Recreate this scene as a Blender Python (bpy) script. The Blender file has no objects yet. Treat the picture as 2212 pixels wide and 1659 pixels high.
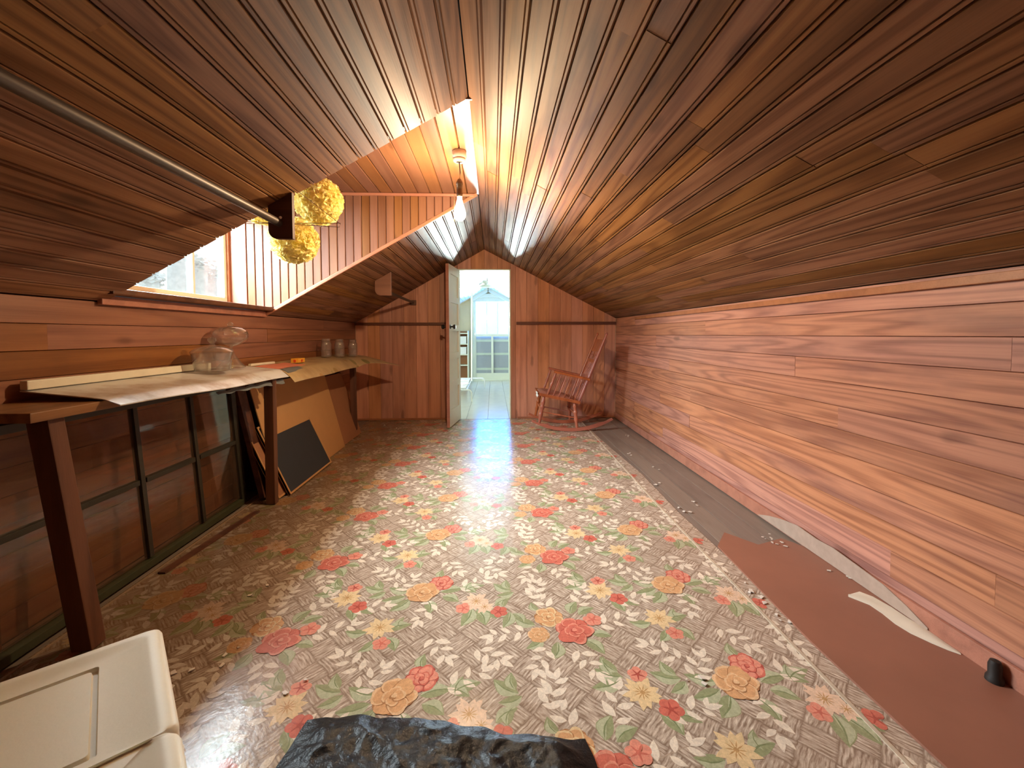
import bpy, bmesh, math, random
from mathutils import Vector, Matrix, noise

random.seed(7)
S = bpy.context.scene
COL = S.collection
R = math.radians
PI = math.pi

# ------------------------------------------------------------------ camera, sky, lights, exposure
cd = bpy.data.cameras.new('camera')
cam = bpy.data.objects.new('camera', cd)
COL.objects.link(cam)
RT = Vector((0.9989909, -0.0447991, -0.0031948))
FW = Vector((0.0446358, 0.9982026, -0.0399893))
UP = Vector((0.0049805, 0.0398064, 0.9991950))
cam.matrix_world = Matrix(((RT.x, UP.x, -FW.x, 0), (RT.y, UP.y, -FW.y, 0), (RT.z, UP.z, -FW.z, 1.08), (0, 0, 0, 1)))
cd.sensor_fit = 'HORIZONTAL'
cd.sensor_width = 36
cd.lens = 920 * 36 / 2212
cd.shift_y = -(829.5 - 758.66) / 2212
cd.clip_start = 0.02
S.camera = cam

S.view_settings.view_transform = 'Standard'
S.view_settings.look = 'None'
S.view_settings.gamma = 1
S.view_settings.use_curve_mapping = False
S.view_settings.exposure = 0.26
S.cycles.transparent_max_bounces = 32

w = bpy.data.worlds.new('sky')
S.world = w
w.use_nodes = True
nt = w.node_tree
bg = nt.nodes['Background']
bg.inputs['Color'].default_value = (0.72, 0.90, 1.0, 1)
bg.inputs['Strength'].default_value = 1.35

def area(name, loc, to, sx, sy, energy, color, portal=False):
    l = bpy.data.lights.new(name, 'AREA')
    l.shape = 'RECTANGLE'
    l.size, l.size_y = sx, sy
    l.energy = energy
    l.color = color
    o = bpy.data.objects.new(name, l)
    COL.objects.link(o)
    d = Vector(to) - Vector(loc)
    o.rotation_euler = d.to_track_quat('-Z', 'Y').to_euler()
    o.location = loc
    if portal:
        l.cycles.is_portal = True
    return o

# daylight: bright sky above the dormer window, sky lamp at the far door, added fill lamp in the far room
area('daylight_dormer', (-2.60, 2.66, 2.62), (0, 2.66, 2.0), 3.0, 1.5, 1800, (0.86, 0.94, 1.0))
area('daylight_far_door', (-0.015, 9.945, 1.455), (-0.015, 0, 1.455), 0.80, 0.80, 44, (0.03, 0.27, 1.0))
# light thrown up by the bright ground outside the same window: a narrow rising beam
gb = area('ground_light_far_door', (-0.015, 9.94, 1.455), (-0.10, 3.4, 2.40), 0.80, 0.80, 34, (0.85, 1.0, 0.92))
gb.data.spread = R(38)
area('fill_far_room', (-1.775, 7.5, 0.72), (0.3, 7.5, 0.72), 1.16, 0.66, 42, (1.0, 0.97, 0.76))  # added lamp behind a made-up side window, brightens the far room

bl = bpy.data.lights.new('bulb_light', 'POINT')
bl.energy = 60
bl.color = (1.0, 0.74, 0.44)
bl.shadow_soft_size = 0.03
blo = bpy.data.objects.new('bulb_light', bl)
COL.objects.link(blo)
BULB = Vector((-0.19, 2.53, 1.81))
blo.location = BULB

# ------------------------------------------------------------------ room constants (metres)
XR0, ZR = -0.105, 2.147            # ridge
XL, ZKL = -1.718, 1.228            # left knee wall
XR, ZKR = 1.577, 1.280             # right knee wall
D = 5.418                          # back wall
Y0 = -2.3                         # wall behind
YN, YF = 1.975, 3.29               # dormer cheeks
ZD = 2.142                         # dormer ceiling
XW = -1.95                         # dormer window wall
SLL = (ZR - ZKL) / (XR0 - XL)
SLR = (ZR - ZKR) / (XR - XR0)

def zroof(x):
    return ZR + SLL * (x - XR0) if x < XR0 else ZR - SLR * (x - XR0)

# ------------------------------------------------------------------ node helpers and materials
def newmat(name):
    m = bpy.data.materials.new(name)
    m.use_nodes = True
    n = m.node_tree
    p = n.nodes['Principled BSDF']
    return m, n, p

def node(n, t, **kw):
    x = n.nodes.new(t)
    for k, v in kw.items():
        setattr(x, k, v)
    return x

def link(n, a, b):
    n.links.new(a, b)

def setin(nd, **kw):
    for k, v in kw.items():
        nd.inputs[k].default_value = v

def mth(n, op, a, b=None, clamp=False):
    x = node(n, 'ShaderNodeMath', operation=op, use_clamp=clamp)
    for i, v in enumerate((a, b)):
        if v is None:
            continue
        if isinstance(v, (int, float)):
            x.inputs[i].default_value = v
        else:
            link(n, v, x.inputs[i])
    return x.outputs[0]

def mixc(n, f, a, b, mode='MIX'):
    x = node(n, 'ShaderNodeMix', data_type='RGBA', blend_type=mode)
    for i, v in ((0, f), (6, a), (7, b)):
        if isinstance(v, (int, float)):
            x.inputs[i].default_value = v
        elif isinstance(v, tuple):
            x.inputs[i].default_value = (*v[:3], 1)
        else:
            link(n, v, x.inputs[i])
    return x.outputs[2]

def ramp(n, fac, stops):
    r = node(n, 'ShaderNodeValToRGB')
    e = r.color_ramp.elements
    while len(e) < len(stops):
        e.new(0.5)
    for el, (pos, c) in zip(e, stops):
        el.position = pos
        el.color = (*c, 1) if len(c) == 3 else c
    link(n, fac, r.inputs[0])
    return r.outputs[0]

def noise_tex(n, vec, scale, detail=2, rough=0.5, out=0):
    t = node(n, 'ShaderNodeTexNoise')
    setin(t, Scale=scale, Detail=detail, Roughness=rough)
    link(n, vec, t.inputs['Vector'])
    return t.outputs[out]

def bump(n, p, h, strength=0.2, dist=0.002):
    b = node(n, 'ShaderNodeBump')
    setin(b, Strength=strength, Distance=dist)
    link(n, h, b.inputs['Height'])
    link(n, b.outputs[0], p.inputs['Normal'])

def objvec(n, seed=37.0, along=(1, 1, 1)):
    tc = node(n, 'ShaderNodeTexCoord')
    oi = node(n, 'ShaderNodeObjectInfo')
    c = node(n, 'ShaderNodeCombineXYZ')
    for i, k in enumerate((seed, seed * 0.37, seed * 0.71)):
        link(n, mth(n, 'MULTIPLY', oi.outputs['Random'], k), c.inputs[i])
    a = node(n, 'ShaderNodeVectorMath', operation='ADD')
    link(n, tc.outputs['Object'], a.inputs[0])
    link(n, c.outputs[0], a.inputs[1])
    return a.outputs[0], oi.outputs['Random']

def vscale(n, v, s):
    a = node(n, 'ShaderNodeVectorMath', operation='MULTIPLY')
    link(n, v, a.inputs[0])
    a.inputs[1].default_value = s
    return a.outputs[0]

def wood(name, light, dark, axis=0, rings=9.0, ring_amt=0.55, rough=0.42, vary=0.35, stain=0.3, knots=0.6, spec=0.4, tint=None):
    """Flat-sawn board: contour lines of a stretched noise, fine grain, knots, stains, board-to-board colour."""
    m, n, p = newmat(name)
    v, rnd = objvec(n)
    def st(a, b):
        s = [b, b, b]
        s[axis] = a
        return tuple(s)
    n1 = noise_tex(n, vscale(n, v, st(0.42, 8.0)), 1.0, 2, 0.4)
    ph = mth(n, 'MULTIPLY', n1, rings * 2 * PI)
    ringv = mth(n, 'MULTIPLY', mth(n, 'ADD', mth(n, 'SINE', ph), 1.0), 0.5)
    ringv = mth(n, 'POWER', ringv, 1.8)
    fine = noise_tex(n, vscale(n, v, st(4, 190)), 1.0, 3, 0.6)
    mid = noise_tex(n, vscale(n, v, st(1.3, 28)), 1.0, 3, 0.6)
    f = mth(n, 'ADD', mth(n, 'MULTIPLY', ringv, ring_amt), mth(n, 'MULTIPLY', mth(n, 'SUBTRACT', fine, 0.42), 0.75))
    f = mth(n, 'ADD', f, mth(n, 'MULTIPLY', mth(n, 'SUBTRACT', mid, 0.45), 0.7), True)
    col = mixc(n, f, light, dark)
    # knots
    if knots:
        vo = node(n, 'ShaderNodeTexVoronoi')
        setin(vo, Scale=1.0)
        nz = noise_tex(n, vscale(n, v, st(10, 10)), 1.0, 1, 0.5, 1)
        ad = node(n, 'ShaderNodeVectorMath', operation='ADD')
        link(n, vscale(n, v, st(1.6, 5.0)), ad.inputs[0])
        link(n, vscale(n, nz, (0.1, 0.1, 0.1)), ad.inputs[1])
        link(n, ad.outputs[0], vo.inputs['Vector'])
        k = ramp(n, vo.outputs['Distance'], [(0.0, (1, 1, 1)), (0.075, (0.7, 0.7, 0.7)), (0.13, (0, 0, 0))])
        col = mixc(n, mth(n, 'MULTIPLY', k, knots), col, tuple(c * 0.35 for c in dark))
    # stains along the board
    s1 = noise_tex(n, vscale(n, v, st(1.6, 6)), 1.0, 4, 0.62)
    s1 = ramp(n, s1, [(0.52, (0, 0, 0)), (0.72, (1, 1, 1))])
    col = mixc(n, mth(n, 'MULTIPLY', s1, stain), col, tint or tuple(c * 0.5 for c in dark))
    hs = node(n, 'ShaderNodeHueSaturation')
    link(n, col, hs.inputs['Color'])
    link(n, mth(n, 'ADD', mth(n, 'MULTIPLY', rnd, vary), 1 - vary * 0.55), hs.inputs['Value'])
    r2 = mth(n, 'FRACT', mth(n, 'MULTIPLY', rnd, 17.3))
    link(n, mth(n, 'ADD', mth(n, 'MULTIPLY', r2, 0.016), 0.487), hs.inputs['Hue'])
    link(n, mth(n, 'ADD', mth(n, 'MULTIPLY', r2, 0.22), 0.88), hs.inputs['Saturation'])
    link(n, hs.outputs[0], p.inputs['Base Color'])
    setin(p, Roughness=rough)
    p.inputs['Specular IOR Level'].default_value = spec
    bump(n, p, fine, 0.25, 0.0012)
    return m

def plain(name, col, rough=0.5, metal=0.0, spec=0.5, noise_amt=0.12, nscale=40.0, bmp=0.0, bscale=80.0, coat=0.0):
    m, n, p = newmat(name)
    tc = node(n, 'ShaderNodeTexCoord')
    t = noise_tex(n, tc.outputs['Object'], nscale, 4, 0.6)
    c = mixc(n, mth(n, 'MULTIPLY', t, 1.0), tuple(max(0, x * (1 - noise_amt)) for x in col), tuple(min(1, x * (1 + noise_amt)) for x in col))
    link(n, c, p.inputs['Base Color'])
    setin(p, Roughness=rough, Metallic=metal)
    p.inputs['Specular IOR Level'].default_value = spec
    p.inputs['Coat Weight'].default_value = coat
    if bmp:
        b = noise_tex(n, tc.outputs['Object'], bscale, 3, 0.6)
        bump(n, p, b, bmp, 0.004)
    return m

def thin_glass(name, tint=(0.96, 0.98, 0.97), refl=1.0, dirt=0.0, dirtcol=(0.6, 0.6, 0.55)):
    m = bpy.data.materials.new(name)
    m.use_nodes = True
    n = m.node_tree
    n.nodes.clear()
    out = node(n, 'ShaderNodeOutputMaterial')
    tr = node(n, 'ShaderNodeBsdfTransparent')
    tr.inputs[0].default_value = (*tint, 1)
    gl = node(n, 'ShaderNodeBsdfGlossy')
    gl.inputs['Roughness'].default_value = 0.04
    lw = node(n, 'ShaderNodeLayerWeight')
    lw.inputs[0].default_value = 0.5
    fr = mth(n, 'ADD', mth(n, 'MULTIPLY', mth(n, 'POWER', lw.outputs['Facing'], 3.0), 0.75), 0.05)
    mx = node(n, 'ShaderNodeMixShader')
    link(n, mth(n, 'MULTIPLY', fr, refl, True), mx.inputs[0])
    link(n, tr.outputs[0], mx.inputs[1])
    link(n, gl.outputs[0], mx.inputs[2])
    res = mx.outputs[0]
    if dirt:
        df = node(n, 'ShaderNodeBsdfDiffuse')
        df.inputs[0].default_value = (*dirtcol, 1)
        tc = node(n, 'ShaderNodeTexCoord')
        nz = noise_tex(n, tc.outputs['Object'], 9, 4, 0.6)
        m2 = node(n, 'ShaderNodeMixShader')
        link(n, mth(n, 'MULTIPLY', nz, dirt * 2, True), m2.inputs[0])
        link(n, res, m2.inputs[1])
        link(n, df.outputs[0], m2.inputs[2])
        res = m2.outputs[0]
    link(n, res, out.inputs[0])
    return m

M = {}
M['ceiling'] = wood('varnished beadboard', (0.31, 0.152, 0.066), (0.115, 0.045, 0.018), rings=9, ring_amt=0.55, rough=0.52, vary=0.34, stain=0.28, spec=0.16)
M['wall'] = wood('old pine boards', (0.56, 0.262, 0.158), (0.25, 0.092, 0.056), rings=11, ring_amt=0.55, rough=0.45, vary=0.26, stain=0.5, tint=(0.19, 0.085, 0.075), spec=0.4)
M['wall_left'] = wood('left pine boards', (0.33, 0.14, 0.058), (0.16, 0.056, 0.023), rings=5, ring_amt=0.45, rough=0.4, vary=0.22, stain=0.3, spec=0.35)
M['wall_back'] = wood('gable boards', (0.70, 0.335, 0.19), (0.46, 0.19, 0.10), rings=4, ring_amt=0.5, rough=0.45, vary=0.26, stain=0.4, spec=0.35)
M['cheek'] = wood('cheek boards', (0.25, 0.115, 0.056), (0.15, 0.058, 0.028), rings=3, ring_amt=0.4, rough=0.4, vary=0.2, stain=0.15, spec=0.4)
M['floorboard'] = wood('grey painted floorboard', (0.25, 0.20, 0.16), (0.14, 0.105, 0.085), rings=3, ring_amt=0.3, rough=0.38, vary=0.2, stain=0.4, knots=0.2)
M['dark_wood'] = wood('dark stained timber', (0.13, 0.048, 0.020), (0.055, 0.02, 0.009), rings=5, rough=0.5, vary=0.15, knots=0.2)
M['timber_y'] = wood('bench timber', (0.28, 0.135, 0.062), (0.14, 0.058, 0.025), axis=1, rings=5, rough=0.5, vary=0.2, knots=0.3)
M['timber_z'] = wood('bench post timber', (0.15, 0.062, 0.028), (0.07, 0.026, 0.012), axis=2, rings=5, rough=0.5, vary=0.2, knots=0.2)
M['trim'] = wood('trim moulding', (0.46, 0.19, 0.095), (0.27, 0.095, 0.045), rings=3, ring_amt=0.3, rough=0.4, vary=0.1, knots=0.0)
M['batten'] = wood('dark batten', (0.16, 0.055, 0.028), (0.09, 0.03, 0.015), rings=3, rough=0.5, vary=0.1, knots=0.0)
M['backing'] = plain('dark sheathing', (0.05, 0.022, 0.012), 0.8)
M['chair'] = wood('cherry stained chair wood', (0.46, 0.15, 0.075), (0.26, 0.07, 0.033), axis=2, rings=4, rough=0.28, vary=0.15, knots=0.0, spec=0.5)
M['rocker'] = wood('orange rocker wood', (0.44, 0.13, 0.045), (0.3, 0.08, 0.03), axis=0, rings=4, rough=0.35, vary=0.05, knots=0.0)
M['white_paint'] = plain('white door paint', (0.80, 0.82, 0.76), 0.4, noise_amt=0.05, nscale=12)
M['far_white'] = plain('white ceiling paint', (0.86, 0.88, 0.80), 0.55, noise_amt=0.05, nscale=6)
M['far_cream'] = plain('cream wall paint', (0.62, 0.54, 0.36), 0.6, noise_amt=0.08, nscale=5)
M['far_trim'] = plain('pale green trim paint', (0.80, 0.84, 0.70), 0.45, noise_amt=0.04, nscale=8)
M['white_metal'] = plain('white enamel tube', (0.82, 0.84, 0.82), 0.3, noise_amt=0.04)
M['brass'] = plain('dark brass', (0.12, 0.06, 0.03), 0.3, metal=0.6, noise_amt=0.2)
M['black_metal'] = plain('black iron', (0.02, 0.017, 0.015), 0.4, noise_amt=0.2)
M['pipe'] = plain('dark steel pipe', (0.10, 0.075, 0.06), 0.45, metal=0.5, noise_amt=0.35, nscale=25)
M['wire'] = plain('rusty wire', (0.14, 0.05, 0.025), 0.5, metal=0.4)
M['porcelain'] = plain('old porcelain', (0.68, 0.58, 0.50), 0.35, noise_amt=0.08)
M['cord'] = plain('brown cord', (0.10, 0.045, 0.03), 0.7)
M['socket'] = plain('bronze socket', (0.10, 0.06, 0.035), 0.35, metal=0.5)
M['foam'] = plain('white foam plastic', (0.88, 0.82, 0.66), 0.5, noise_amt=0.03, nscale=120, bmp=0.05, bscale=220)
M['groove'] = plain('shaded foam groove', (0.52, 0.46, 0.36), 0.6, noise_amt=0.05)
M['paper'] = plain('aged paper', (0.78, 0.70, 0.58), 0.7, noise_amt=0.08, nscale=20)
M['pink_paper'] = plain('pink paper', (0.72, 0.24, 0.16), 0.6, noise_amt=0.1, nscale=20)
M['white_strip'] = plain('cream painted moulding', (0.78, 0.72, 0.58), 0.5, noise_amt=0.12, nscale=15)
M['cardboard'] = plain('tan cardboard', (0.52, 0.28, 0.11), 0.7, noise_amt=0.08, nscale=8)
M['brownboard'] = plain('brown fibreboard', (0.36, 0.16, 0.075), 0.7, noise_amt=0.1, nscale=8)
M['slate'] = plain('black chalkboard', (0.024, 0.026, 0.032), 0.6, noise_amt=0.15, nscale=9)
M['masonite'] = plain('red brown hardboard', (0.30, 0.125, 0.08), 0.45, noise_amt=0.22, nscale=3.5, bmp=0.04)
M['plaster'] = plain('torn plaster paper', (0.42, 0.30, 0.235), 0.8, noise_amt=0.2, nscale=25, bmp=0.3, bscale=40)
M['sash_paint'] = plain('old green sash paint', (0.026, 0.022, 0.012), 0.5, noise_amt=0.25, nscale=20)
M['yellow_box'] = plain('orange yellow card', (0.90, 0.42, 0.04), 0.5, noise_amt=0.04)
M['red_print'] = plain('red print', (0.70, 0.07, 0.02), 0.5, noise_amt=0.05)
M['grey_tape'] = plain('grey tape', (0.16, 0.17, 0.17), 0.5)
M['rubber'] = plain('black rubber', (0.02, 0.013, 0.01), 0.6)
M['chip'] = plain('paint chips', (0.75, 0.68, 0.60), 0.35, noise_amt=0.2, nscale=60)
M['rag'] = plain('white rag', (0.85, 0.84, 0.80), 0.7, noise_amt=0.05)
M['seat_pad'] = plain('rose seat pad', (0.42, 0.16, 0.11), 0.6, noise_amt=0.25, nscale=30, bmp=0.3, bscale=60)
M['bark'] = plain('pale bark', (0.70, 0.82, 0.85), 0.8, noise_amt=0.4, nscale=10, bmp=0.5, bscale=15)
M['leafage'] = plain('pale foliage', (0.68, 0.82, 0.84), 0.7, noise_amt=0.4, nscale=10)
M['glass'] = thin_glass('clear glass', (0.95, 0.95, 0.94), 1.9, 0.05, (0.85, 0.80, 0.74))
M['pane'] = thin_glass('window pane', (0.95, 0.98, 0.98), 0.8, 0.02)
M['old_pane'] = thin_glass('dusty pane', (0.85, 0.80, 0.74), 0.8, 0.09, (0.36, 0.22, 0.14))
M['frost'] = thin_glass('curtained pane', (0.6, 0.6, 0.66), 0.5, 0.34, (0.72, 0.72, 0.78))

# black plastic
m, n, p = newmat('black plastic sheet')
tc = node(n, 'ShaderNodeTexCoord')
b1 = noise_tex(n, tc.outputs['Object'], 26, 5, 0.65)
setin(p, Roughness=0.33)
p.inputs['Base Color'].default_value = (0.013, 0.013, 0.014, 1)
p.inputs['Specular IOR Level'].default_value = 0.25
bump(n, p, b1, 0.7, 0.008)
M['black_plastic'] = m

# grimy bench sheet
m, n, p = newmat('grimy pale board')
tc = node(n, 'ShaderNodeTexCoord')
g = noise_tex(n, tc.outputs['Object'], 5, 5, 0.65)
c = mixc(n, ramp(n, g, [(0.46, (0, 0, 0)), (0.68, (1, 1, 1))]), (0.66, 0.65, 0.64), (0.34, 0.24, 0.16))
link(n, c, p.inputs['Base Color'])
setin(p, Roughness=0.28)
bump(n, p, noise_tex(n, tc.outputs['Object'], 30, 3, 0.5), 0.1, 0.003)
M['bench_sheet'] = m

# tissue paper
m, n, p = newmat('yellow tissue paper')
v, rnd = objvec(n)
t = noise_tex(n, v, 25, 3, 0.6)
c = mixc(n, t, (1.0, 0.86, 0.30), (1.0, 0.94, 0.54))
link(n, c, p.inputs['Base Color'])
setin(p, Roughness=0.7)
out = n.nodes['Material Output']
tl = node(n, 'ShaderNodeBsdfTranslucent')
link(n, c, tl.inputs[0])
mx = node(n, 'ShaderNodeMixShader')
mx.inputs[0].default_value = 0.4
link(n, p.outputs[0], mx.inputs[1])
link(n, tl.outputs[0], mx.inputs[2])
link(n, mx.outputs[0], out.inputs[0])
M['tissue'] = m

# lit bulb glass
m, n, p = newmat('lit bulb')
out = n.nodes['Material Output']
em = node(n, 'ShaderNodeEmission')
em.inputs[0].default_value = (1.0, 0.82, 0.50, 1)
em.inputs[1].default_value = 9
tp = node(n, 'ShaderNodeBsdfTransparent')
ad = node(n, 'ShaderNodeAddShader')
link(n, em.outputs[0], ad.inputs[0])
link(n, tp.outputs[0], ad.inputs[1])
link(n, ad.outputs[0], out.inputs[0])
M['bulb'] = m

# --- linoleum: every printed colour shares gloss, grime, painted shade and embossing
def lino(name, colfn):
    m, n, p = newmat(name)
    tc = node(n, 'ShaderNodeTexCoord')
    pos = tc.outputs['Object']
    col = colfn(n, pos)
    st = noise_tex(n, pos, 260, 2, 0.6)
    col = mixc(n, 0.35, col, mixc(n, ramp(n, st, [(0.35, (0.72, 0.72, 0.72)), (0.65, (1, 1, 1))]), (0, 0, 0), col, 'MULTIPLY') if False else ramp(n, st, [(0.35, (0.62, 0.60, 0.58)), (0.65, (1, 1, 1))]), 'MULTIPLY')
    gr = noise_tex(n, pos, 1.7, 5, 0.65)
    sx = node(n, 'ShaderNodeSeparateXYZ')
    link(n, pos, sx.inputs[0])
    edge = mth(n, 'MULTIPLY', mth(n, 'ADD', sx.outputs[0], 0.62), -1.5, True)   # bench-side shade painted into the colour, browner to the left
    grime_shade = mth(n, 'ADD', mth(n, 'MULTIPLY', edge, 0.95), mth(n, 'MULTIPLY', mth(n, 'SUBTRACT', gr, 0.42), 1.1), True)
    col = mixc(n, mth(n, 'MULTIPLY', grime_shade, 0.74), col, (0.135, 0.066, 0.024))
    link(n, col, p.inputs['Base Color'])
    rr = noise_tex(n, pos, 3.0, 4, 0.6)
    link(n, mth(n, 'ADD', mth(n, 'MULTIPLY', rr, 0.16), 0.12), p.inputs['Roughness'])
    p.inputs['Specular IOR Level'].default_value = 0.55
    e1 = mth(n, 'ADD', noise_tex(n, pos, 14, 3, 0.6), mth(n, 'MULTIPLY', noise_tex(n, pos, 95, 2, 0.6), 0.22))
    bump(n, p, e1, 0.24, 0.006)
    return m

def weave(n, pos):
    rot = node(n, 'ShaderNodeMapping')
    rot.inputs['Rotation'].default_value = (0, 0, R(45))
    cell = 0.0815
    rot.inputs['Scale'].default_value = (1 / cell, 1 / cell, 1)
    link(n, pos, rot.inputs['Vector'])
    wob = noise_tex(n, rot.outputs[0], 1.3, 2, 0.5, 1)
    ad = node(n, 'ShaderNodeVectorMath', operation='ADD')
    link(n, rot.outputs[0], ad.inputs[0])
    link(n, vscale(n, wob, (0.16, 0.16, 0)), ad.inputs[1])
    s = node(n, 'ShaderNodeSeparateXYZ')
    link(n, ad.outputs[0], s.inputs[0])
    u, v_ = s.outputs[0], s.outputs[1]
    fu, fv = mth(n, 'FLOOR', u), mth(n, 'FLOOR', v_)
    par = mth(n, 'FLOORED_MODULO', mth(n, 'ADD', fu, fv), 2.0)
    ru, rv = mth(n, 'FRACT', u), mth(n, 'FRACT', v_)
    inv = mth(n, 'SUBTRACT', 1.0, par)
    across = mth(n, 'ADD', mth(n, 'MULTIPLY', ru, par), mth(n, 'MULTIPLY', rv, inv))
    along = mth(n, 'ADD', mth(n, 'MULTIPLY', rv, par), mth(n, 'MULTIPLY', ru, inv))
    strand = mth(n, 'ABSOLUTE', mth(n, 'SINE', mth(n, 'MULTIPLY', across, PI * 7)))
    c3 = node(n, 'ShaderNodeCombineXYZ')
    link(n, mth(n, 'ADD', mth(n, 'MULTIPLY', along, 2.2), mth(n, 'MULTIPLY', fu, 3.7)), c3.inputs[0])
    link(n, mth(n, 'ADD', mth(n, 'MULTIPLY', across, 15), mth(n, 'MULTIPLY', fv, 5.1)), c3.inputs[1])
    hl = noise_tex(n, c3.outputs[0], 1.0, 2, 0.5)
    f = mth(n, 'ADD', mth(n, 'MULTIPLY', strand, 0.36), mth(n, 'ADD', mth(n, 'MULTIPLY', mth(n, 'SUBTRACT', hl, 0.5), 2.3), 0.16), True)
    col = ramp(n, f, [(0.0, (0.30, 0.21, 0.155)), (0.3, (0.47, 0.365, 0.285)), (0.65, (0.62, 0.51, 0.415)), (1.0, (0.86, 0.77, 0.66))])
    # dark seams at the ends of each block
    e = mth(n, 'MINIMUM', mth(n, 'MINIMUM', ru, mth(n, 'SUBTRACT', 1.0, ru)), mth(n, 'MINIMUM', rv, mth(n, 'SUBTRACT', 1.0, rv)))
    seam = ramp(n, e, [(0.0, (1, 1, 1)), (0.09, (0, 0, 0))])
    return mixc(n, mth(n, 'MULTIPLY', seam, 0.6), col, (0.22, 0.145, 0.10))

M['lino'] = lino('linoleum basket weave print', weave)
PRINT = dict(cream=(0.920, 0.812, 0.673), cream2=(0.534, 0.412, 0.313), green=(0.348, 0.383, 0.209), green2=(0.534, 0.557, 0.371), green3=(0.255, 0.302, 0.151),
             red=(0.719, 0.191, 0.139), red2=(0.858, 0.336, 0.244), red3=(0.510, 0.104, 0.081), orange=(0.789, 0.441, 0.220), orange2=(0.882, 0.580, 0.336), orange3=(0.487, 0.232, 0.104),
             yellow=(0.882, 0.661, 0.383), yellow2=(0.603, 0.348, 0.151), peach=(0.905, 0.650, 0.476))
PKEYS = list(PRINT)
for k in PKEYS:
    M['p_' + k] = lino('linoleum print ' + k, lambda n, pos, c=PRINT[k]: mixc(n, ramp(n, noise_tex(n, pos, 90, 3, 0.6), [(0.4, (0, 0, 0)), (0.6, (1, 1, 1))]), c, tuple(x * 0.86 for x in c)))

# floral oilcloth on the second bench
def oil(n, pos):
    vo = node(n, 'ShaderNodeTexVoronoi')
    setin(vo, Scale=6.0)
    link(n, pos, vo.inputs['Vector'])
    f = ramp(n, vo.outputs['Distance'], [(0.0, (1, 1, 1)), (0.27, (1, 1, 1)), (0.31, (0, 0, 0))])
    leafc = mixc(n, mth(n, 'FRACT', mth(n, 'MULTIPLY', vo.outputs['Color'], 5.0)), (0.12, 0.16, 0.04), (0.45, 0.22, 0.06))
    return mixc(n, mth(n, 'MULTIPLY', f, 0.75), (0.52, 0.38, 0.20), leafc)
m, n, p = newmat('worn floral oilcloth')
tc = node(n, 'ShaderNodeTexCoord')
c = oil(n, tc.outputs['Object'])
c = mixc(n, ramp(n, noise_tex(n, tc.outputs['Object'], 5, 4, 0.6), [(0.45, (0, 0, 0)), (0.7, (0.6, 0.6, 0.6))]), c, (0.28, 0.17, 0.08))
link(n, c, p.inputs['Base Color'])
setin(p, Roughness=0.38)
M['oilcloth'] = m

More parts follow.
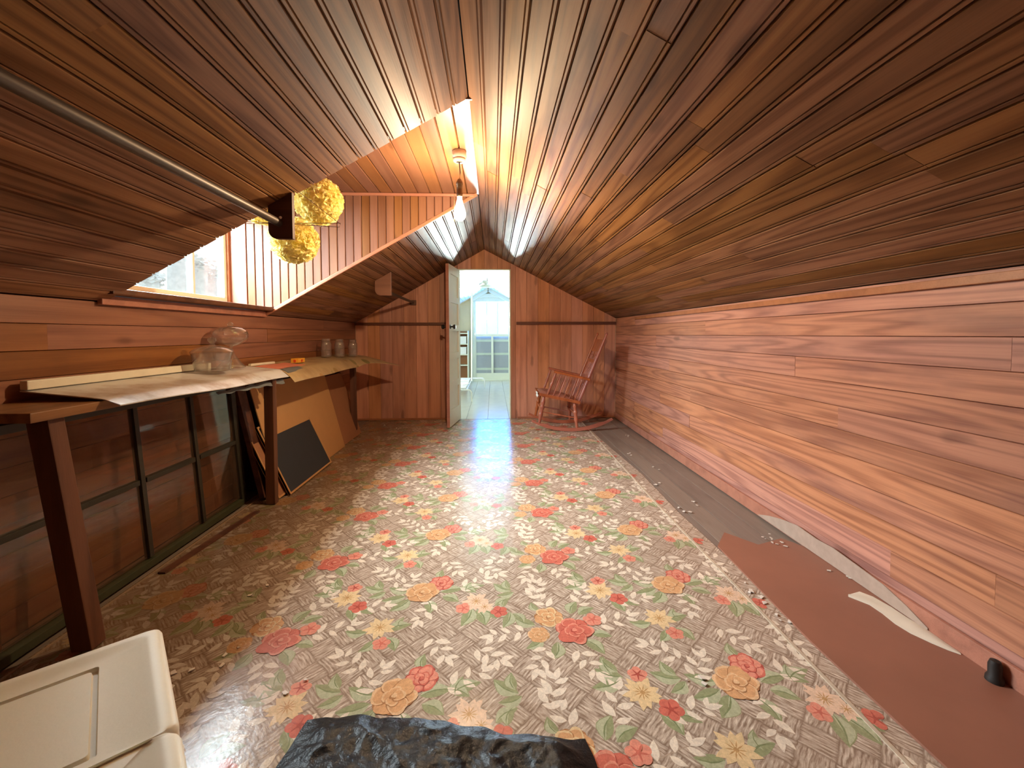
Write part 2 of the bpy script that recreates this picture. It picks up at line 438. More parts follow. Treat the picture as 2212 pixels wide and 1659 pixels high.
# ------------------------------------------------------------------ mesh helpers
class MB:
    def __init__(s):
        s.v, s.f, s.mi = [], [], []
    def add(s, verts, faces, mi=0, X=None):
        o = len(s.v)
        s.v += [tuple(X @ Vector(p)) if X is not None else tuple(p) for p in verts]
        s.f += [tuple(o + i for i in f) for f in faces]
        s.mi += [mi] * len(faces)
        return s
    def box(s, c, d, X=None, mi=0):
        x, y, z = c
        a, b, e = d[0] / 2, d[1] / 2, d[2] / 2
        v = [(x - a, y - b, z - e), (x + a, y - b, z - e), (x + a, y + b, z - e), (x - a, y + b, z - e),
             (x - a, y - b, z + e), (x + a, y - b, z + e), (x + a, y + b, z + e), (x - a, y + b, z + e)]
        f = [(0, 3, 2, 1), (4, 5, 6, 7), (0, 1, 5, 4), (1, 2, 6, 5), (2, 3, 7, 6), (3, 0, 4, 7)]
        return s.add(v, f, mi, X)
    def bar(s, a, b, w, d, up=(0, 0, 1), mi=0):
        a, b = Vector(a), Vector(b)
        z = (b - a).normalized()
        x = Vector(up).cross(z)
        if x.length < 1e-4:
            x = Vector((1, 0, 0)).cross(z)
        x.normalize()
        y = z.cross(x)
        X = Matrix((x, y, z)).transposed().to_4x4()
        X.translation = (a + b) / 2
        return s.box((0, 0, 0), (w, d, (b - a).length), X, mi)
    def tube(s, pts, r, n=10, mi=0, cap=True):
        pts = [Vector(p) for p in pts]
        rs = r if isinstance(r, (list, tuple)) else [r] * len(pts)
        rings = []
        up = Vector((0.0123, 0.031, 1)).normalized()
        for i, p in enumerate(pts):
            t = (pts[min(i + 1, len(pts) - 1)] - pts[max(i - 1, 0)]).normalized()
            x = up.cross(t)
            if x.length < 0.05:
                x = Vector((1, 0, 0)).cross(t)
            x.normalize()
            y = t.cross(x)
            rings.append([p + (x * math.cos(2 * PI * k / n) + y * math.sin(2 * PI * k / n)) * rs[i] for k in range(n)])
        v = [q for g in rings for q in g]
        f = []
        for i in range(len(pts) - 1):
            for k in range(n):
                f.append((i * n + k, i * n + (k + 1) % n, (i + 1) * n + (k + 1) % n, (i + 1) * n + k))
        if cap:
            f.append(tuple(range(n - 1, -1, -1)))
            f.append(tuple((len(pts) - 1) * n + k for k in range(n)))
        return s.add(v, f, mi)
    def lathe(s, prof, n=20, X=None, mi=0, closed=False):
        v, f = [], []
        for r, z in prof:
            for k in range(n):
                v.append((r * math.cos(2 * PI * k / n), r * math.sin(2 * PI * k / n), z))
        m_ = len(prof)
        for i in range(m_ - 1):
            for k in range(n):
                f.append((i * n + k, i * n + (k + 1) % n, (i + 1) * n + (k + 1) % n, (i + 1) * n + k))
        if not closed:
            if prof[0][0] > 1e-4:
                f.append(tuple(range(n - 1, -1, -1)))
            if prof[-1][0] > 1e-4:
                f.append(tuple((m_ - 1) * n + k for k in range(n)))
        return s.add(v, f, mi, X)
    def prism(s, poly, z0, z1, X=None, mi=0):
        k = len(poly)
        v = [(x, y, z0) for x, y in poly] + [(x, y, z1) for x, y in poly]
        f = [tuple(range(k - 1, -1, -1)), tuple(range(k, 2 * k))]
        f += [(i, (i + 1) % k, k + (i + 1) % k, k + i) for i in range(k)]
        return s.add(v, f, mi, X)
    def grid(s, fn, nu, nv, thick=0.0, mi=0):
        P = [[Vector(fn(i / nu, j / nv)) for j in range(nv + 1)] for i in range(nu + 1)]
        v = [p for row in P for p in row]
        id_ = lambda i, j: i * (nv + 1) + j
        f = [(id_(i, j), id_(i + 1, j), id_(i + 1, j + 1), id_(i, j + 1)) for i in range(nu) for j in range(nv)]
        if thick:
            N = len(v)
            v2 = [p - Vector((0, 0, thick)) for p in v]
            f2 = [tuple(N + q for q in reversed(g)) for g in f]
            ed = [id_(i, 0) for i in range(nu + 1)] + [id_(nu, j) for j in range(1, nv + 1)] + [id_(i, nv) for i in range(nu - 1, -1, -1)] + [id_(0, j) for j in range(nv - 1, 0, -1)]
            f3 = [(ed[(k + 1) % len(ed)], ed[k], N + ed[k], N + ed[(k + 1) % len(ed)]) for k in range(len(ed))]
            v, f = v + v2, f + f2 + f3
        return s.add(v, f, mi)
    def mesh(s, name, mats, smooth=False, bevel=0.0, origin=None):
        me = bpy.data.meshes.new(name)
        vv = s.v if origin is None else [tuple(Vector(p) - origin) for p in s.v]
        me.from_pydata(vv, [], s.f)
        for m_ in (mats if isinstance(mats, (list, tuple)) else [mats]):
            me.materials.append(m_)
        if any(s.mi):
            me.polygons.foreach_set('material_index', s.mi)
        bm = bmesh.new()
        bm.from_mesh(me)
        bmesh.ops.recalc_face_normals(bm, faces=bm.faces)
        if bevel:
            bmesh.ops.bevel(bm, geom=[e for e in bm.edges if len(e.link_faces) == 2 and e.calc_face_angle() > 0.6], offset=bevel, segments=2, affect='EDGES', profile=0.6)
        bm.to_mesh(me)
        bm.free()
        if smooth:
            me.polygons.foreach_set('use_smooth', [True] * len(me.polygons))
            me.set_sharp_from_angle(angle=R(42))
        me.update()
        return me
    def obj(s, name, mats, parent=None, smooth=False, bevel=0.0, origin=None, label=None):
        """One mesh object; vertices are in world space, the origin goes to the parent's place (or to origin)."""
        org = Vector(origin) if origin is not None else (parent.matrix_world.translation.copy() if parent else None)
        if org is None:
            xs = [p[0] for p in s.v]; ys = [p[1] for p in s.v]; zs = [p[2] for p in s.v]
            org = Vector(((min(xs) + max(xs)) / 2, (min(ys) + max(ys)) / 2, min(zs)))
        o = bpy.data.objects.new(name, s.mesh(name, mats, smooth, bevel, org))
        COL.objects.link(o)
        o.matrix_world = Matrix.Translation(org)
        if parent:
            o.parent = parent
            o.matrix_parent_inverse = Matrix.Identity(4)
            o.location = org - WORLD[parent.name]
        WORLD[o.name] = org
        if label:
            o['label'] = label
        return o

WORLD = {}

def empty(name, loc):
    o = bpy.data.objects.new(name, None)
    o.empty_display_size = 0.05
    COL.objects.link(o)
    o.location = loc
    o.matrix_world = Matrix.Translation(Vector(loc))
    WORLD[o.name] = Vector(loc)
    return o

def tag(o, label, cat, group=None, kind=None):
    o['label'] = label
    o['category'] = cat
    if group:
        o['group'] = group
    if kind:
        o['kind'] = kind
    return o

def thing(name, loc, label, cat, group=None):
    return tag(empty(name, loc), label, cat, group)

def struct(name, loc, label=None):
    o = empty(name, loc)
    o['kind'] = 'structure'
    if label:
        o['label'] = label
    return o

def copy_tree(o, parent=None, off=Vector((0, 0, 0))):
    c = o.copy()
    COL.objects.link(c)
    if parent:
        c.parent = parent
    else:
        c.location = o.location + off
    for ch in [q for q in COL.objects if q.parent == o]:
        copy_tree(ch, c)
    return c

# --- boards
BEAD = lambda w: [(-w / 2 + 0.0004, -0.009), (-w / 2 + 0.0034, 0), (w / 2 - 0.0190, 0), (w / 2 - 0.0162, -0.007), (w / 2 - 0.0134, -0.0003), (w / 2 - 0.0056, -0.0003), (w / 2 - 0.0016, -0.009)]
FLAT = lambda w: [(-w / 2 + 0.0006, -0.004), (-w / 2 + 0.0022, 0), (w / 2 - 0.0022, 0), (w / 2 - 0.0006, -0.004)]
VEE = lambda w: [(-w / 2 + 0.0012, -0.007), (-w / 2 + 0.0055, 0), (w / 2 - 0.0055, 0), (w / 2 - 0.0012, -0.007)]
_cache = {}

def plank(parent, mat, x, y, z, a, b, length, w, prof='F', e0=0.0, e1=0.0, t=0.016, name='plank'):
    """Board whose face looks along z; a = centre on the face; x along the grain."""
    key = (round(length, 3), round(w, 4), prof, round(e0, 3), round(e1, 3), mat.name)
    me = _cache.get(key)
    if me is None:
        P = {'B': BEAD, 'F': FLAT, 'V': VEE}[prof](w)
        P = P + [(w / 2 - 0.0006, -t), (-w / 2 + 0.0006, -t)]
        k = len(P)
        g = 0.0006
        v = [(-length / 2 + g + e0 * py, py, pz) for py, pz in P] + [(length / 2 - g + e1 * py, py, pz) for py, pz in P]
        f = [(i, k + i, k + (i + 1) % k, (i + 1) % k) for i in range(k)] + [tuple(range(k)), tuple(range(2 * k - 1, k - 1, -1))]
        mb = MB()
        mb.add(v, f)
        me = mb.mesh('plank', mat)
        _cache[key] = me
    o = bpy.data.objects.new(name, me)
    COL.objects.link(o)
    X = Matrix((Vector(x), Vector(y), Vector(z))).transposed().to_4x4()
    X.translation = Vector(a) - WORLD[parent.name]
    o.parent = parent
    o.matrix_local = X
    return o

def run(y0, y1, lo, hi, rng):
    """Split a board row into lengths."""
    out, y = [], y0
    first = rng.uniform(0.25, 1.0) * hi
    L = max(lo * 0.5, first)
    while y < y1 - 0.02:
        e = min(y1, y + L)
        if y1 - e < lo * 0.4:
            e = y1
        out.append((y, e))
        y = e
        L = rng.uniform(lo, hi)
    return out

rng = random.Random(11)

# ------------------------------------------------------------------ ceilings
def slope_boards(name, side, spans, label):
    c = struct(name, (XR0, 2.4, ZR), label)
    if side > 0:
        d = Vector((XR - XR0, 0, ZKR - ZR)); x = Vector((0, 1, 0))
    else:
        d = Vector((XL - XR0, 0, ZKL - ZR)); x = Vector((0, -1, 0))
    S_ = d.length
    d.normalize()
    z = x.cross(d)
    rows = 23
    wd = S_ / rows
    for r in range(rows):
        s = (r + 0.5) * wd
        for (a0, a1, lo, hi) in spans:
            for (q0, q1) in run(a0, a1, lo, hi, rng):
                pt = Vector((XR0, 0, ZR)) + d * s + z * rng.uniform(-0.0012, 0.0012)
                pt.y = (q0 + q1) / 2
                plank(c, M['ceiling'], x, d, z, pt, None, q1 - q0, wd, 'B')
    for (a0, a1, lo, hi) in spans:
        a0 = a0 + .02 if a0 == YF else a0
        p0 = Vector((XR0, 0, ZR)) - z * 0.022 - d * 0.03
        p1 = p0 + d * (S_ + 0.16)
        mb = MB()
        n_ = -z * 0.03
        v = [(p0.x, a0, p0.z), (p1.x, a0, p1.z), (p1.x, a1, p1.z), (p0.x, a1, p0.z)]
        v += [tuple(Vector(q) + n_) for q in v]
        mb.add(v, [(0, 1, 2, 3), (7, 6, 5, 4), (0, 4, 5, 1), (1, 5, 6, 2), (2, 6, 7, 3), (3, 7, 4, 0)])
        mb.obj('backing', M['backing'], c)
    return c

slope_boards('ceiling', 1, [(Y0, D, 1.3, 3.6)], 'right slope of the beadboard attic ceiling, long varnished boards')
slope_boards('ceiling', -1, [(Y0, YN, 2.2, 4.0), (YF, D, 1.2, 3.0)], 'left slope of the beadboard ceiling, cut open at the dormer')
# flat dormer ceiling
xd0, xd1 = XW, XR0 + (ZR - ZD) / SLR
c = struct('ceiling', (-1.0, 2.6, ZD), 'flat wooden ceiling inside the dormer')
nb = 20
wd = (xd1 - xd0) / nb
for i in range(nb):
    plank(c, M['cheek'], (0, 1, 0), (1, 0, 0), (0, 0, -1), (xd0 + (i + 0.5) * wd, (YN + YF) / 2, ZD + rng.uniform(-.001, .001)), None, YF - YN, wd, 'V')
MB().box(((xd0 + xd1) / 2, (YN + YF) / 2, ZD + 0.037), (xd1 - xd0 + .10, YF - YN + .04, 0.03)).obj('backing', M['backing'], c)

# ------------------------------------------------------------------ knee walls
def knee(name, side, mat, label):
    X_, zk = (XR, ZKR) if side > 0 else (XL, ZKL)
    c = struct(name, (X_, 2.2, 0), label)
    rows = 12
    h_ = zk / rows
    x = (0, 1, 0)
    z = (-side, 0, 0)
    y = (0, 0, -1) if side > 0 else (0, 0, 1)
    for r in range(rows):
        for (q0, q1) in run(Y0, D, 1.4, 4.2, rng):
            plank(c, mat, x, y, z, (X_ + side * rng.uniform(0, 0.002), (q0 + q1) / 2, (r + 0.5) * h_), None, q1 - q0, h_, 'F')
    MB().box((X_ + side * 0.034, (Y0 + D) / 2, zk / 2 - .02), (0.034, D - Y0 + .1, zk + .05)).obj('backing', M['backing'], c)
    return c
knee('wall_right', 1, M['wall'], 'right knee wall of wide stained pine boards')
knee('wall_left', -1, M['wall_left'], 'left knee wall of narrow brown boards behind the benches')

# ------------------------------------------------------------------ back wall with doorway
DX0, DX1, DZ = -0.44, 0.226, 1.898
cb = struct('wall_back', (0, D, 0), 'gable end wall of upright boards round the doorway')
def upright(c, mat, x0, x1, zb, Y, n_, top, prof='F'):
    wd = (x1 - x0) / n_
    for i in range(n_):
        xc = x0 + (i + 0.5) * wd
        zt = top(xc)
        sl = (top(xc + 0.001) - top(xc - 0.001)) / 0.002
        zb_ = zb(xc) if callable(zb) else zb
        sb = (zb(xc + .001) - zb(xc - .001)) / .002 if callable(zb) else 0
        plank(c, mat, (0, 0, 1), (-1, 0, 0), (0, -1, 0), (xc, Y + rng.uniform(0, .0015), (zt + zb_) / 2), None, zt - zb_, wd, prof, -sb, -sl)
upright(cb, M['wall_back'], XL, DX0 - 0.075, 0, D, 8, zroof)
upright(cb, M['wall_back'], DX0 - 0.075, DX0, 0, D - 0.004, 1, zroof)
upright(cb, M['wall_back'], DX1 + 0.062, XR, 0, D, 9, zroof)
upright(cb, M['wall_back'], DX1, DX1 + 0.062, 0, D - 0.006, 1, zroof)
upright(cb, M['wall_back'], DX0, XR0, DZ, D, 2, zroof)
upright(cb, M['wall_back'], XR0, DX1, DZ, D, 2, zroof)
mb = MB()
Xy = Matrix(((1, 0, 0, 0), (0, 0, 1, 0), (0, 1, 0, 0), (0, 0, 0, 1)))
T = 0.03
mb.prism([(XL - .05, 0), (DX0 - .01, 0), (DX0 - .01, zroof(DX0) + T), (XL - .05, zroof(XL - .05) + T)], D + 0.02, D + 0.045, Xy)
mb.prism([(DX1 + .01, 0), (XR + .05, 0), (XR + .05, zroof(XR + .05) + T), (DX1 + .01, zroof(DX1) + T)], D + 0.02, D + 0.045, Xy)
mb.prism([(DX0 - .01, DZ), (DX1 + .01, DZ), (DX1 + .01, zroof(DX1) + T), (XR0, ZR + T), (DX0 - .01, zroof(DX0) + T)], D + 0.02, D + 0.045, Xy)
mb.obj('backing', M['backing'], cb)
# wall behind the camera
cw = struct('wall_front', (0, Y0, 0), 'gable end wall behind the viewpoint')
mb = MB()
mb.prism([(XL, 0), (XR, 0), (XR, ZKR + T), (XR0, ZR + T), (XL, ZKL + T)], Y0 - 0.03, Y0, Xy)
mb.obj('boarding', M['dark_wood'], cw)

# battens, door trims
def tr(name, a, b, d, mat, label=None):
    mb = MB()
    mb.box(((a[0] + b[0]) / 2, (a[1] + b[1]) / 2, (a[2] + b[2]) / 2), d)
    o = mb.obj(name, mat, None, bevel=min(d) * 0.2)
    o['kind'] = 'structure'
    if label:
        o['label'] = label
    return o
tr('trim_1', (XL, D - .022, 1.212), (DX0 - .08, D - .022, 1.212), (DX0 - .085 - XL, 0.022, 0.034), M['batten'], 'dark horizontal batten left of the doorway')
tr('trim_2', (DX1 + .07, D - .022, 1.218), (XR, D - .022, 1.218), (XR - DX1 - .075, 0.022, 0.034), M['batten'], 'dark horizontal batten right of the doorway')
tr('trim_3', (DX1 - .006, D + .02, DZ / 2), (DX1 - .006, D + .02, DZ / 2), (0.016, 0.075, DZ), M['far_trim'], 'pale door jamb')
tr('trim_4', (DX0 + .006, D + .02, DZ / 2), (DX0 + .006, D + .02, DZ / 2), (0.016, 0.075, DZ), M['far_trim'], 'pale door jamb behind the open door')
tr('trim_5', ((DX0 + DX1) / 2, D + .02, DZ - .006), ((DX0 + DX1) / 2, D + .02, DZ - .006), (DX1 - DX0 - .03, 0.075, 0.016), M['far_trim'], 'pale head of the door frame')
tr('trim_6', (XR - .012, (Y0 + D) / 2, ZKR - .028), (XR - .012, 0, ZKR - .028), (0.012, D - Y0, 0.03), M['trim'], 'thin reddish strip along the top of the right wall')
tr('baseboard_back', ((XL + DX0) / 2 - .04, D - .018, .012), ((XL + DX0) / 2 - .04, D - .018, .012), (DX0 - XL - .09, .016, .022), M['trim'])
tr('baseboard_back', ((DX1 + XR) / 2 + .04, D - .018, .012), ((DX1 + XR) / 2 + .04, D - .018, .012), (XR - DX1 - .09, .016, .022), M['trim'])
tr('baseboard_right', (XR - .012, (Y0 + D) / 2, .04), (XR - .012, (Y0 + D) / 2, .04), (0.014, D - Y0 - .05, 0.07), M['trim'])

# ------------------------------------------------------------------ dormer: cheeks, window wall, sill
zsl = lambda x: zroof(x) if x > XL else ZKL
ck = struct('wall_dormer', (-1.0, YF, 1.3), 'boarded far cheek of the dormer')
upright(ck, M['cheek'], XW + 0.115, XR0 - 0.03, lambda x: max(zroof(x), 1.29), YF, 28, lambda x: ZD, 'V')
plank(ck, M['trim'], (0, 0, 1), (-1, 0, 0), (0, -1, 0), (XW + 0.0575, YF - .006, (1.28 + ZD) / 2), None, ZD - 1.28, 0.115)
mb = MB()
mb.prism([(XW - .02, 1.25), (XL, 1.24), (XR0, ZR + .02), (XR0, ZD + .03), (XW - .02, ZD + .03)], YF + 0.02, YF + 0.045, Xy)
mb.obj('backing', M['backing'], ck)
ck2 = struct('wall_dormer', (-1.0, YN, 1.3), 'boarded near cheek of the dormer, facing away')
mb = MB()
mb.prism([(XW - .02, 1.25), (XL, 1.24), (XR0 - .05, zroof(XR0 - .05) + .01), (XR0 - .05, ZD + .03), (XW - .02, ZD + .03)], YN - 0.035, YN - 0.008, Xy)
mb.obj('boarding', M['cheek'], ck2)
mb = MB()
mb.prism([(XR0 - (ZR - ZD) / SLL - .02, ZD - .004), (XR0 + (ZR - ZD) / SLR + .012, ZD - .004), (XR0, ZR + .004)], YN - .006, YN + .004, Xy)
mb.obj('filler', M['cheek'], ck2)
# moulding along the cut edge of the far slope and at the top of the cheek
mb = MB()
mb.bar((XL + .02, YF - .012, zroof(XL + .02) - .006), (XR0 - .01, YF - .012, zroof(XR0 - .01) - .004), 0.024, 0.018, (0, 1, 0))
o = mb.obj('trim_7', M['trim'], None, bevel=.004); o['kind'] = 'structure'; o['label'] = 'slanting moulding along the lower edge of the dormer cheek'
mb = MB()
mb.bar((XW, YF - .012, ZD - .012), (XR0 - .03, YF - .012, ZD - .012), 0.02, 0.022, (0, 1, 0))
o = mb.obj('trim_8', M['trim'], None, bevel=.004); o['kind'] = 'structure'; o['label'] = 'moulding at the top of the dormer cheek'
# window wall
WY0, WY1, WZ0, WZ1 = 2.05, 3.262, 1.325, 2.0
wo = struct('wall_dormer_window', (XW, 2.6, 1.3), 'outer wall of the dormer')
mb = MB()
mb.box((XW - .03, (YN + YF) / 2, (1.2 + WZ0) / 2), (.06, YF - YN, WZ0 - 1.2))
mb.box((XW - .03, (YN + YF) / 2, (WZ1 + ZD + .03) / 2), (.06, YF - YN, ZD + .03 - WZ1))
mb.box((XW - .03, (YN + WY0) / 2, (WZ0 + WZ1) / 2), (.06, WY0 - YN, WZ1 - WZ0))
mb.box((XW - .03, (YF + WY1) / 2, (WZ0 + WZ1) / 2), (.06, YF - WY1, WZ1 - WZ0))
mb.obj('boarding', M['trim'], wo)
wi = struct('window_1', (XW - .03, (WY0 + WY1) / 2, WZ0), 'low dormer window with two panes over the ledge')
mb = MB()
fw_ = .03
mb.box((XW - .035, (WY0 + WY1) / 2, WZ0 + fw_ / 2), (.04, WY1 - WY0, fw_))
mb.box((XW - .035, (WY0 + WY1) / 2, WZ1 - fw_ / 2), (.04, WY1 - WY0, fw_))
mb.box((XW - .035, WY0 + fw_ / 2, (WZ0 + WZ1) / 2), (.04, fw_, WZ1 - WZ0 - 2 * fw_))
mb.box((XW - .035, WY1 - fw_ / 2, (WZ0 + WZ1) / 2), (.04, fw_, WZ1 - WZ0 - 2 * fw_))
mb.obj('window_frame', M['far_trim'], wi, bevel=.003)
MB().box((XW - .035, 2.92, (WZ0 + WZ1) / 2), (.03, .02, WZ1 - WZ0 - 2 * fw_)).obj('muntin', M['far_trim'], wi)
MB().box((XW - .04, (WY0 + 2.91) / 2 + .01, (WZ0 + WZ1) / 2), (.004, 2.91 - WY0 - .04, WZ1 - WZ0 - 2 * fw_)).obj('pane', M['pane'], wi)
MB().box((XW - .04, (WY1 + 2.93) / 2 - .01, (WZ0 + WZ1) / 2), (.004, WY1 - 2.93 - .03, WZ1 - WZ0 - 2 * fw_)).obj('pane', M['pane'], wi)
# ledge
mb = MB()
mb.box(((XW + XL) / 2 + .03, (YN + YF) / 2 - .02, 1.272), (XL - XW + .10, YF - YN + .06, .028))
o = mb.obj('trim_9', M['dark_wood'], None, bevel=.006); o['kind'] = 'structure'; o['label'] = 'dark wooden ledge under the dormer window'
mb = MB()
mb.box((XL + .012, (YN + YF) / 2 - .02, 1.235), (.024, YF - YN + .04, .04))
o = mb.obj('trim_10', M['trim'], None, bevel=.004); o['kind'] = 'structure'

# ------------------------------------------------------------------ floor
fl = struct('floor', (0, 2.2, 0), 'worn wooden floor under the linoleum')
MB().box(((XL + XR) / 2, (Y0 + D) / 2, -.06), (XR - XL + .1, D - Y0 + .1, .04)).obj('backing', M['backing'], fl)
wd = 0.1365
k = 0
x = XR
while x > 1.02:
    for (q0, q1) in run(Y0, D, 1.5, 3.5, rng):
        plank(fl, M['floorboard'], (0, 1, 0), (-1, 0, 0), (0, 0, 1), (x - wd / 2, (q0 + q1) / 2, -.002), None, q1 - q0, wd, 'F', t=.03)
    x -= wd
for i in range(2):
    xx = XL + (i + .5) * .12
    plank(fl, M['timber_y'] if False else M['floorboard'], (0, 1, 0), (-1, 0, 0), (0, 0, 1), (xx, (Y0 + D) / 2, -.002), None, D - Y0, .12, 'F', t=.03)

# ------------------------------------------------------------------ linoleum rug with its printed flowers
LX0, LX1, LY0, LY1 = -1.56, 1.135, Y0 + .03, D - .03
lr = thing('linoleum_rug', (0, 2.2, 0), 'worn linoleum rug printed with basket weave, roses and leaves, covering most of the floor', 'rug')
mb = MB()
mb.box(((LX0 + 1.045) / 2, (LY0 + LY1) / 2, -.02), (1.045 - LX0, LY1 - LY0, .044))
mb.add([(1.045, LY0, .002), (1.10, LY0, .002), (1.125, 2.0, .002), (1.115, 2.5, .002), (1.14, 3.2, .002), (1.10, 4.2, .002), (1.09, LY1, .002), (1.045, LY1, .002)], [(0, 1, 2, 3, 4, 5, 6, 7)])
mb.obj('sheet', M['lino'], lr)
mb = MB()
mb.bar((1.028, LY0, .0032), (1.032, 2.6, .0032), .012, .004, (0, 0, 1))
mb.bar((1.032, 2.6, .0032), (1.088, LY1, .0032), .012, .004, (0, 0, 1))
mb.obj('edge_strip', plain('worn brass edging', (0.55, 0.45, 0.34), .35, noise_amt=.3, nscale=30), lr)
mb = MB()
mb.bar((-1.545, LY0, .0032), (-1.545, LY1, .0032), .008, .004, (0, 0, 1))
mb.obj('edge_strip', plain('dull edging', (0.30, 0.20, 0.12), .5), lr)

# print motifs: flat shapes, one layer above the other
class Print:
    def __init__(s):
        s.items = []          # (poly, colour, layer)
    def poly(s, pts, col, layer):
        s.items.append((pts, col, layer))
    def blob(s, x, y, r, lobes, amp, col, layer, ph=0.0, sq=1.0, n_=None):
        n_ = n_ or max(14, lobes * 4)
        s.poly([(x + math.cos(a) * r * (1 - amp + amp * abs(math.cos(lobes * a / 2 + ph))), y + sq * math.sin(a) * r * (1 - amp + amp * abs(math.cos(lobes * a / 2 + ph)))) for a in [2 * PI * i / n_ for i in range(n_)]], col, layer)
    def leaf(s, x, y, a, L, w_, col, layer, bend=0.0, n_=5):
        up, dn = [], []
        for i in range(n_ + 1):
            t = i / n_
            wd_ = w_ * math.sin(PI * t ** 0.85) * 0.5
            up.append((t * L, wd_ + bend * math.sin(PI * t)))
            dn.append((t * L, -wd_ + bend * math.sin(PI * t)))
        pts = up + dn[-2:0:-1]
        ca, sa = math.cos(a), math.sin(a)
        s.poly([(x + px * ca - py * sa, y + px * sa + py * ca) for px, py in pts], col, layer)
    def rose(s, x, y, r, c0, c1, c2, ph=0.0, L=6):
        rg_ = random.Random(int(ph * 100) + int(r * 1e4))
        s.blob(x, y, r * .90, 6, 0.2, c2, L, ph)
        order_ = list(range(6))
        rg_.shuffle(order_)
        for n__, i in enumerate(order_):                   # ragged outer petals with a light rim and a dark fold behind
            a = ph + 2 * PI * (i + rg_.uniform(-.16, .16)) / 6
            k, q = rg_.uniform(.47, .56), rg_.uniform(.40, .48)
            ca, sa = math.cos(a), math.sin(a)
            s.blob(x + ca * r * (k - .05), y + sa * r * (k - .05), r * (q + .03), 3, .2, c2, L + 1 + n__ * .1, a, 1, 14)
            s.blob(x + ca * r * k, y + sa * r * k, r * q, 3, .22, c1 if i % 3 else c0, L + 1 + n__ * .1 + .03, a, 1, 14)
            s.blob(x + ca * r * (k - .07), y + sa * r * (k - .07), r * (q - .06), 3, .2, c0, L + 1 + n__ * .1 + .06, a + .4, 1, 14)
        for i in range(4):
            a = ph + .7 + 2 * PI * (i + rg_.uniform(-.2, .2)) / 4
            ca, sa = math.cos(a), math.sin(a)
            s.blob(x + ca * r * .20, y + sa * r * .20 - r * .03, r * .31, 3, .2, c2, L + 3 + i * .1, a, 1, 12)
            s.blob(x + ca * r * .22, y + sa * r * .22, r * .29, 3, .22, c1, L + 3 + i * .1 + .03, a, 1, 12)
            s.blob(x + ca * r * .17, y + sa * r * .17, r * .245, 3, .2, c0, L + 3 + i * .1 + .06, a + .5, 1, 12)
        s.blob(x - r * .02, y - r * .04, r * .16, 3, .25, c2, L + 5, ph)
        s.blob(x + r * .03, y + r * .02, r * .13, 3, .25, c1, L + 6, ph)
    def daisy(s, x, y, r, c0, c1, n_=10, ph=0.0, L=6):
        for i in range(n_):
            a = ph + 2 * PI * i / n_ + (.12 if i % 2 else -.05)
            s.leaf(x, y, a, r * (1.0 if i % 2 else .86), r * .42, c0, L + (i % 2))
        for i in range(n_):
            a = ph + 2 * PI * (i + .5) / n_
            s.leaf(x, y, a, r * .45, r * .06, c1, L + 2, 0, 2)
        s.blob(x, y, r * .12, 4, .2, c1, L + 3)
    def posy(s, x, y, r, c0, c1, ph=0.0, L=6):
        for i in range(5):
            a = ph + 2 * PI * i / 5
            s.blob(x + math.cos(a) * r * .55, y + math.sin(a) * r * .55, r * .48, 2, .1, c0, L + i % 2, a)
        for i in range(5):
            a = ph + .6 + 2 * PI * i / 5
            s.leaf(x, y, a, r * .75, r * .16, c1, L + 2, 0, 3)
        s.blob(x, y, r * .22, 4, .2, c1, L + 3)
    def spray(s, x, y, a, L_, col='cream', n_=3, sc=1.12):
        ca, sa = math.cos(a), math.sin(a)
        s.leaf(x - ca * L_ * .5, y - sa * L_ * .5, a, L_ * .9, .004, 'cream2', 2, .004, 5)
        rg_ = random.Random(int(x * 1e4) + int(y * 777))
        for i in range(n_):
            t = -0.40 + 0.76 * i / (n_ - 1)
            for sg in (1, -1):
                px, py = x + ca * L_ * (t + .06 * sg), y + sa * L_ * (t + .06 * sg)
                ll = (.050 - .004 * i) * sc * rg_.uniform(.85, 1.12)
                b = a + sg * rg_.uniform(.75, 1.1)
                s.leaf(px, py - .0015, b, ll * 1.03, ll * .47, 'cream2', 3, .002 * sg)
                s.leaf(px, py, b, ll, ll * .43, col, 4, .003 * sg)
        s.leaf(x + ca * L_ * .38, y + sa * L_ * .38, a, .050 * sc, .020 * sc, col, 4)
    def gleaf(s, x, y, a, L_, w_, bend=0.01):
        s.leaf(x, y, a, L_, w_, 'green', 3, bend, 6)
        s.leaf(x + .002 * math.sin(a), y + .002 * math.cos(a), a + .06, L_ * .92, w_ * .55, 'green2', 4, bend + w_ * .16, 6)
        s.leaf(x, y, a, L_ * .95, w_ * .10, 'green3', 5, bend, 4)

P = Print()
# cluster A: red rose, orange rose, bud
for (a, dx, dy, L_, w_) in ((2.6, -.12, .0, .09, .05), (1.1, .02, .055, .085, .05), (.5, .05, .05, .08, .045), (-1.9, -.05, -.09, .085, .05), (-.9, .045, -.085, .09, .05), (-2.5, -.10, -.07, .08, .045), (2.0, -.1, .08, .06, .035), (-.2, .08, -.06, .07, .04)):
    P.gleaf(dx, dy, a, L_, w_)
P.rose(-.066, .042, .062, 'orange', 'yellow', 'orange3', .3, 6)
P.rose(-.112, -.052, .044, 'orange', 'orange2', 'yellow2', 1.1, 6)
P.rose(.017, -.036, .076, 'red', 'red2', 'red3', .8, 14)
P.posy(.098, .018, .036, 'red2', 'red', .4, 14)
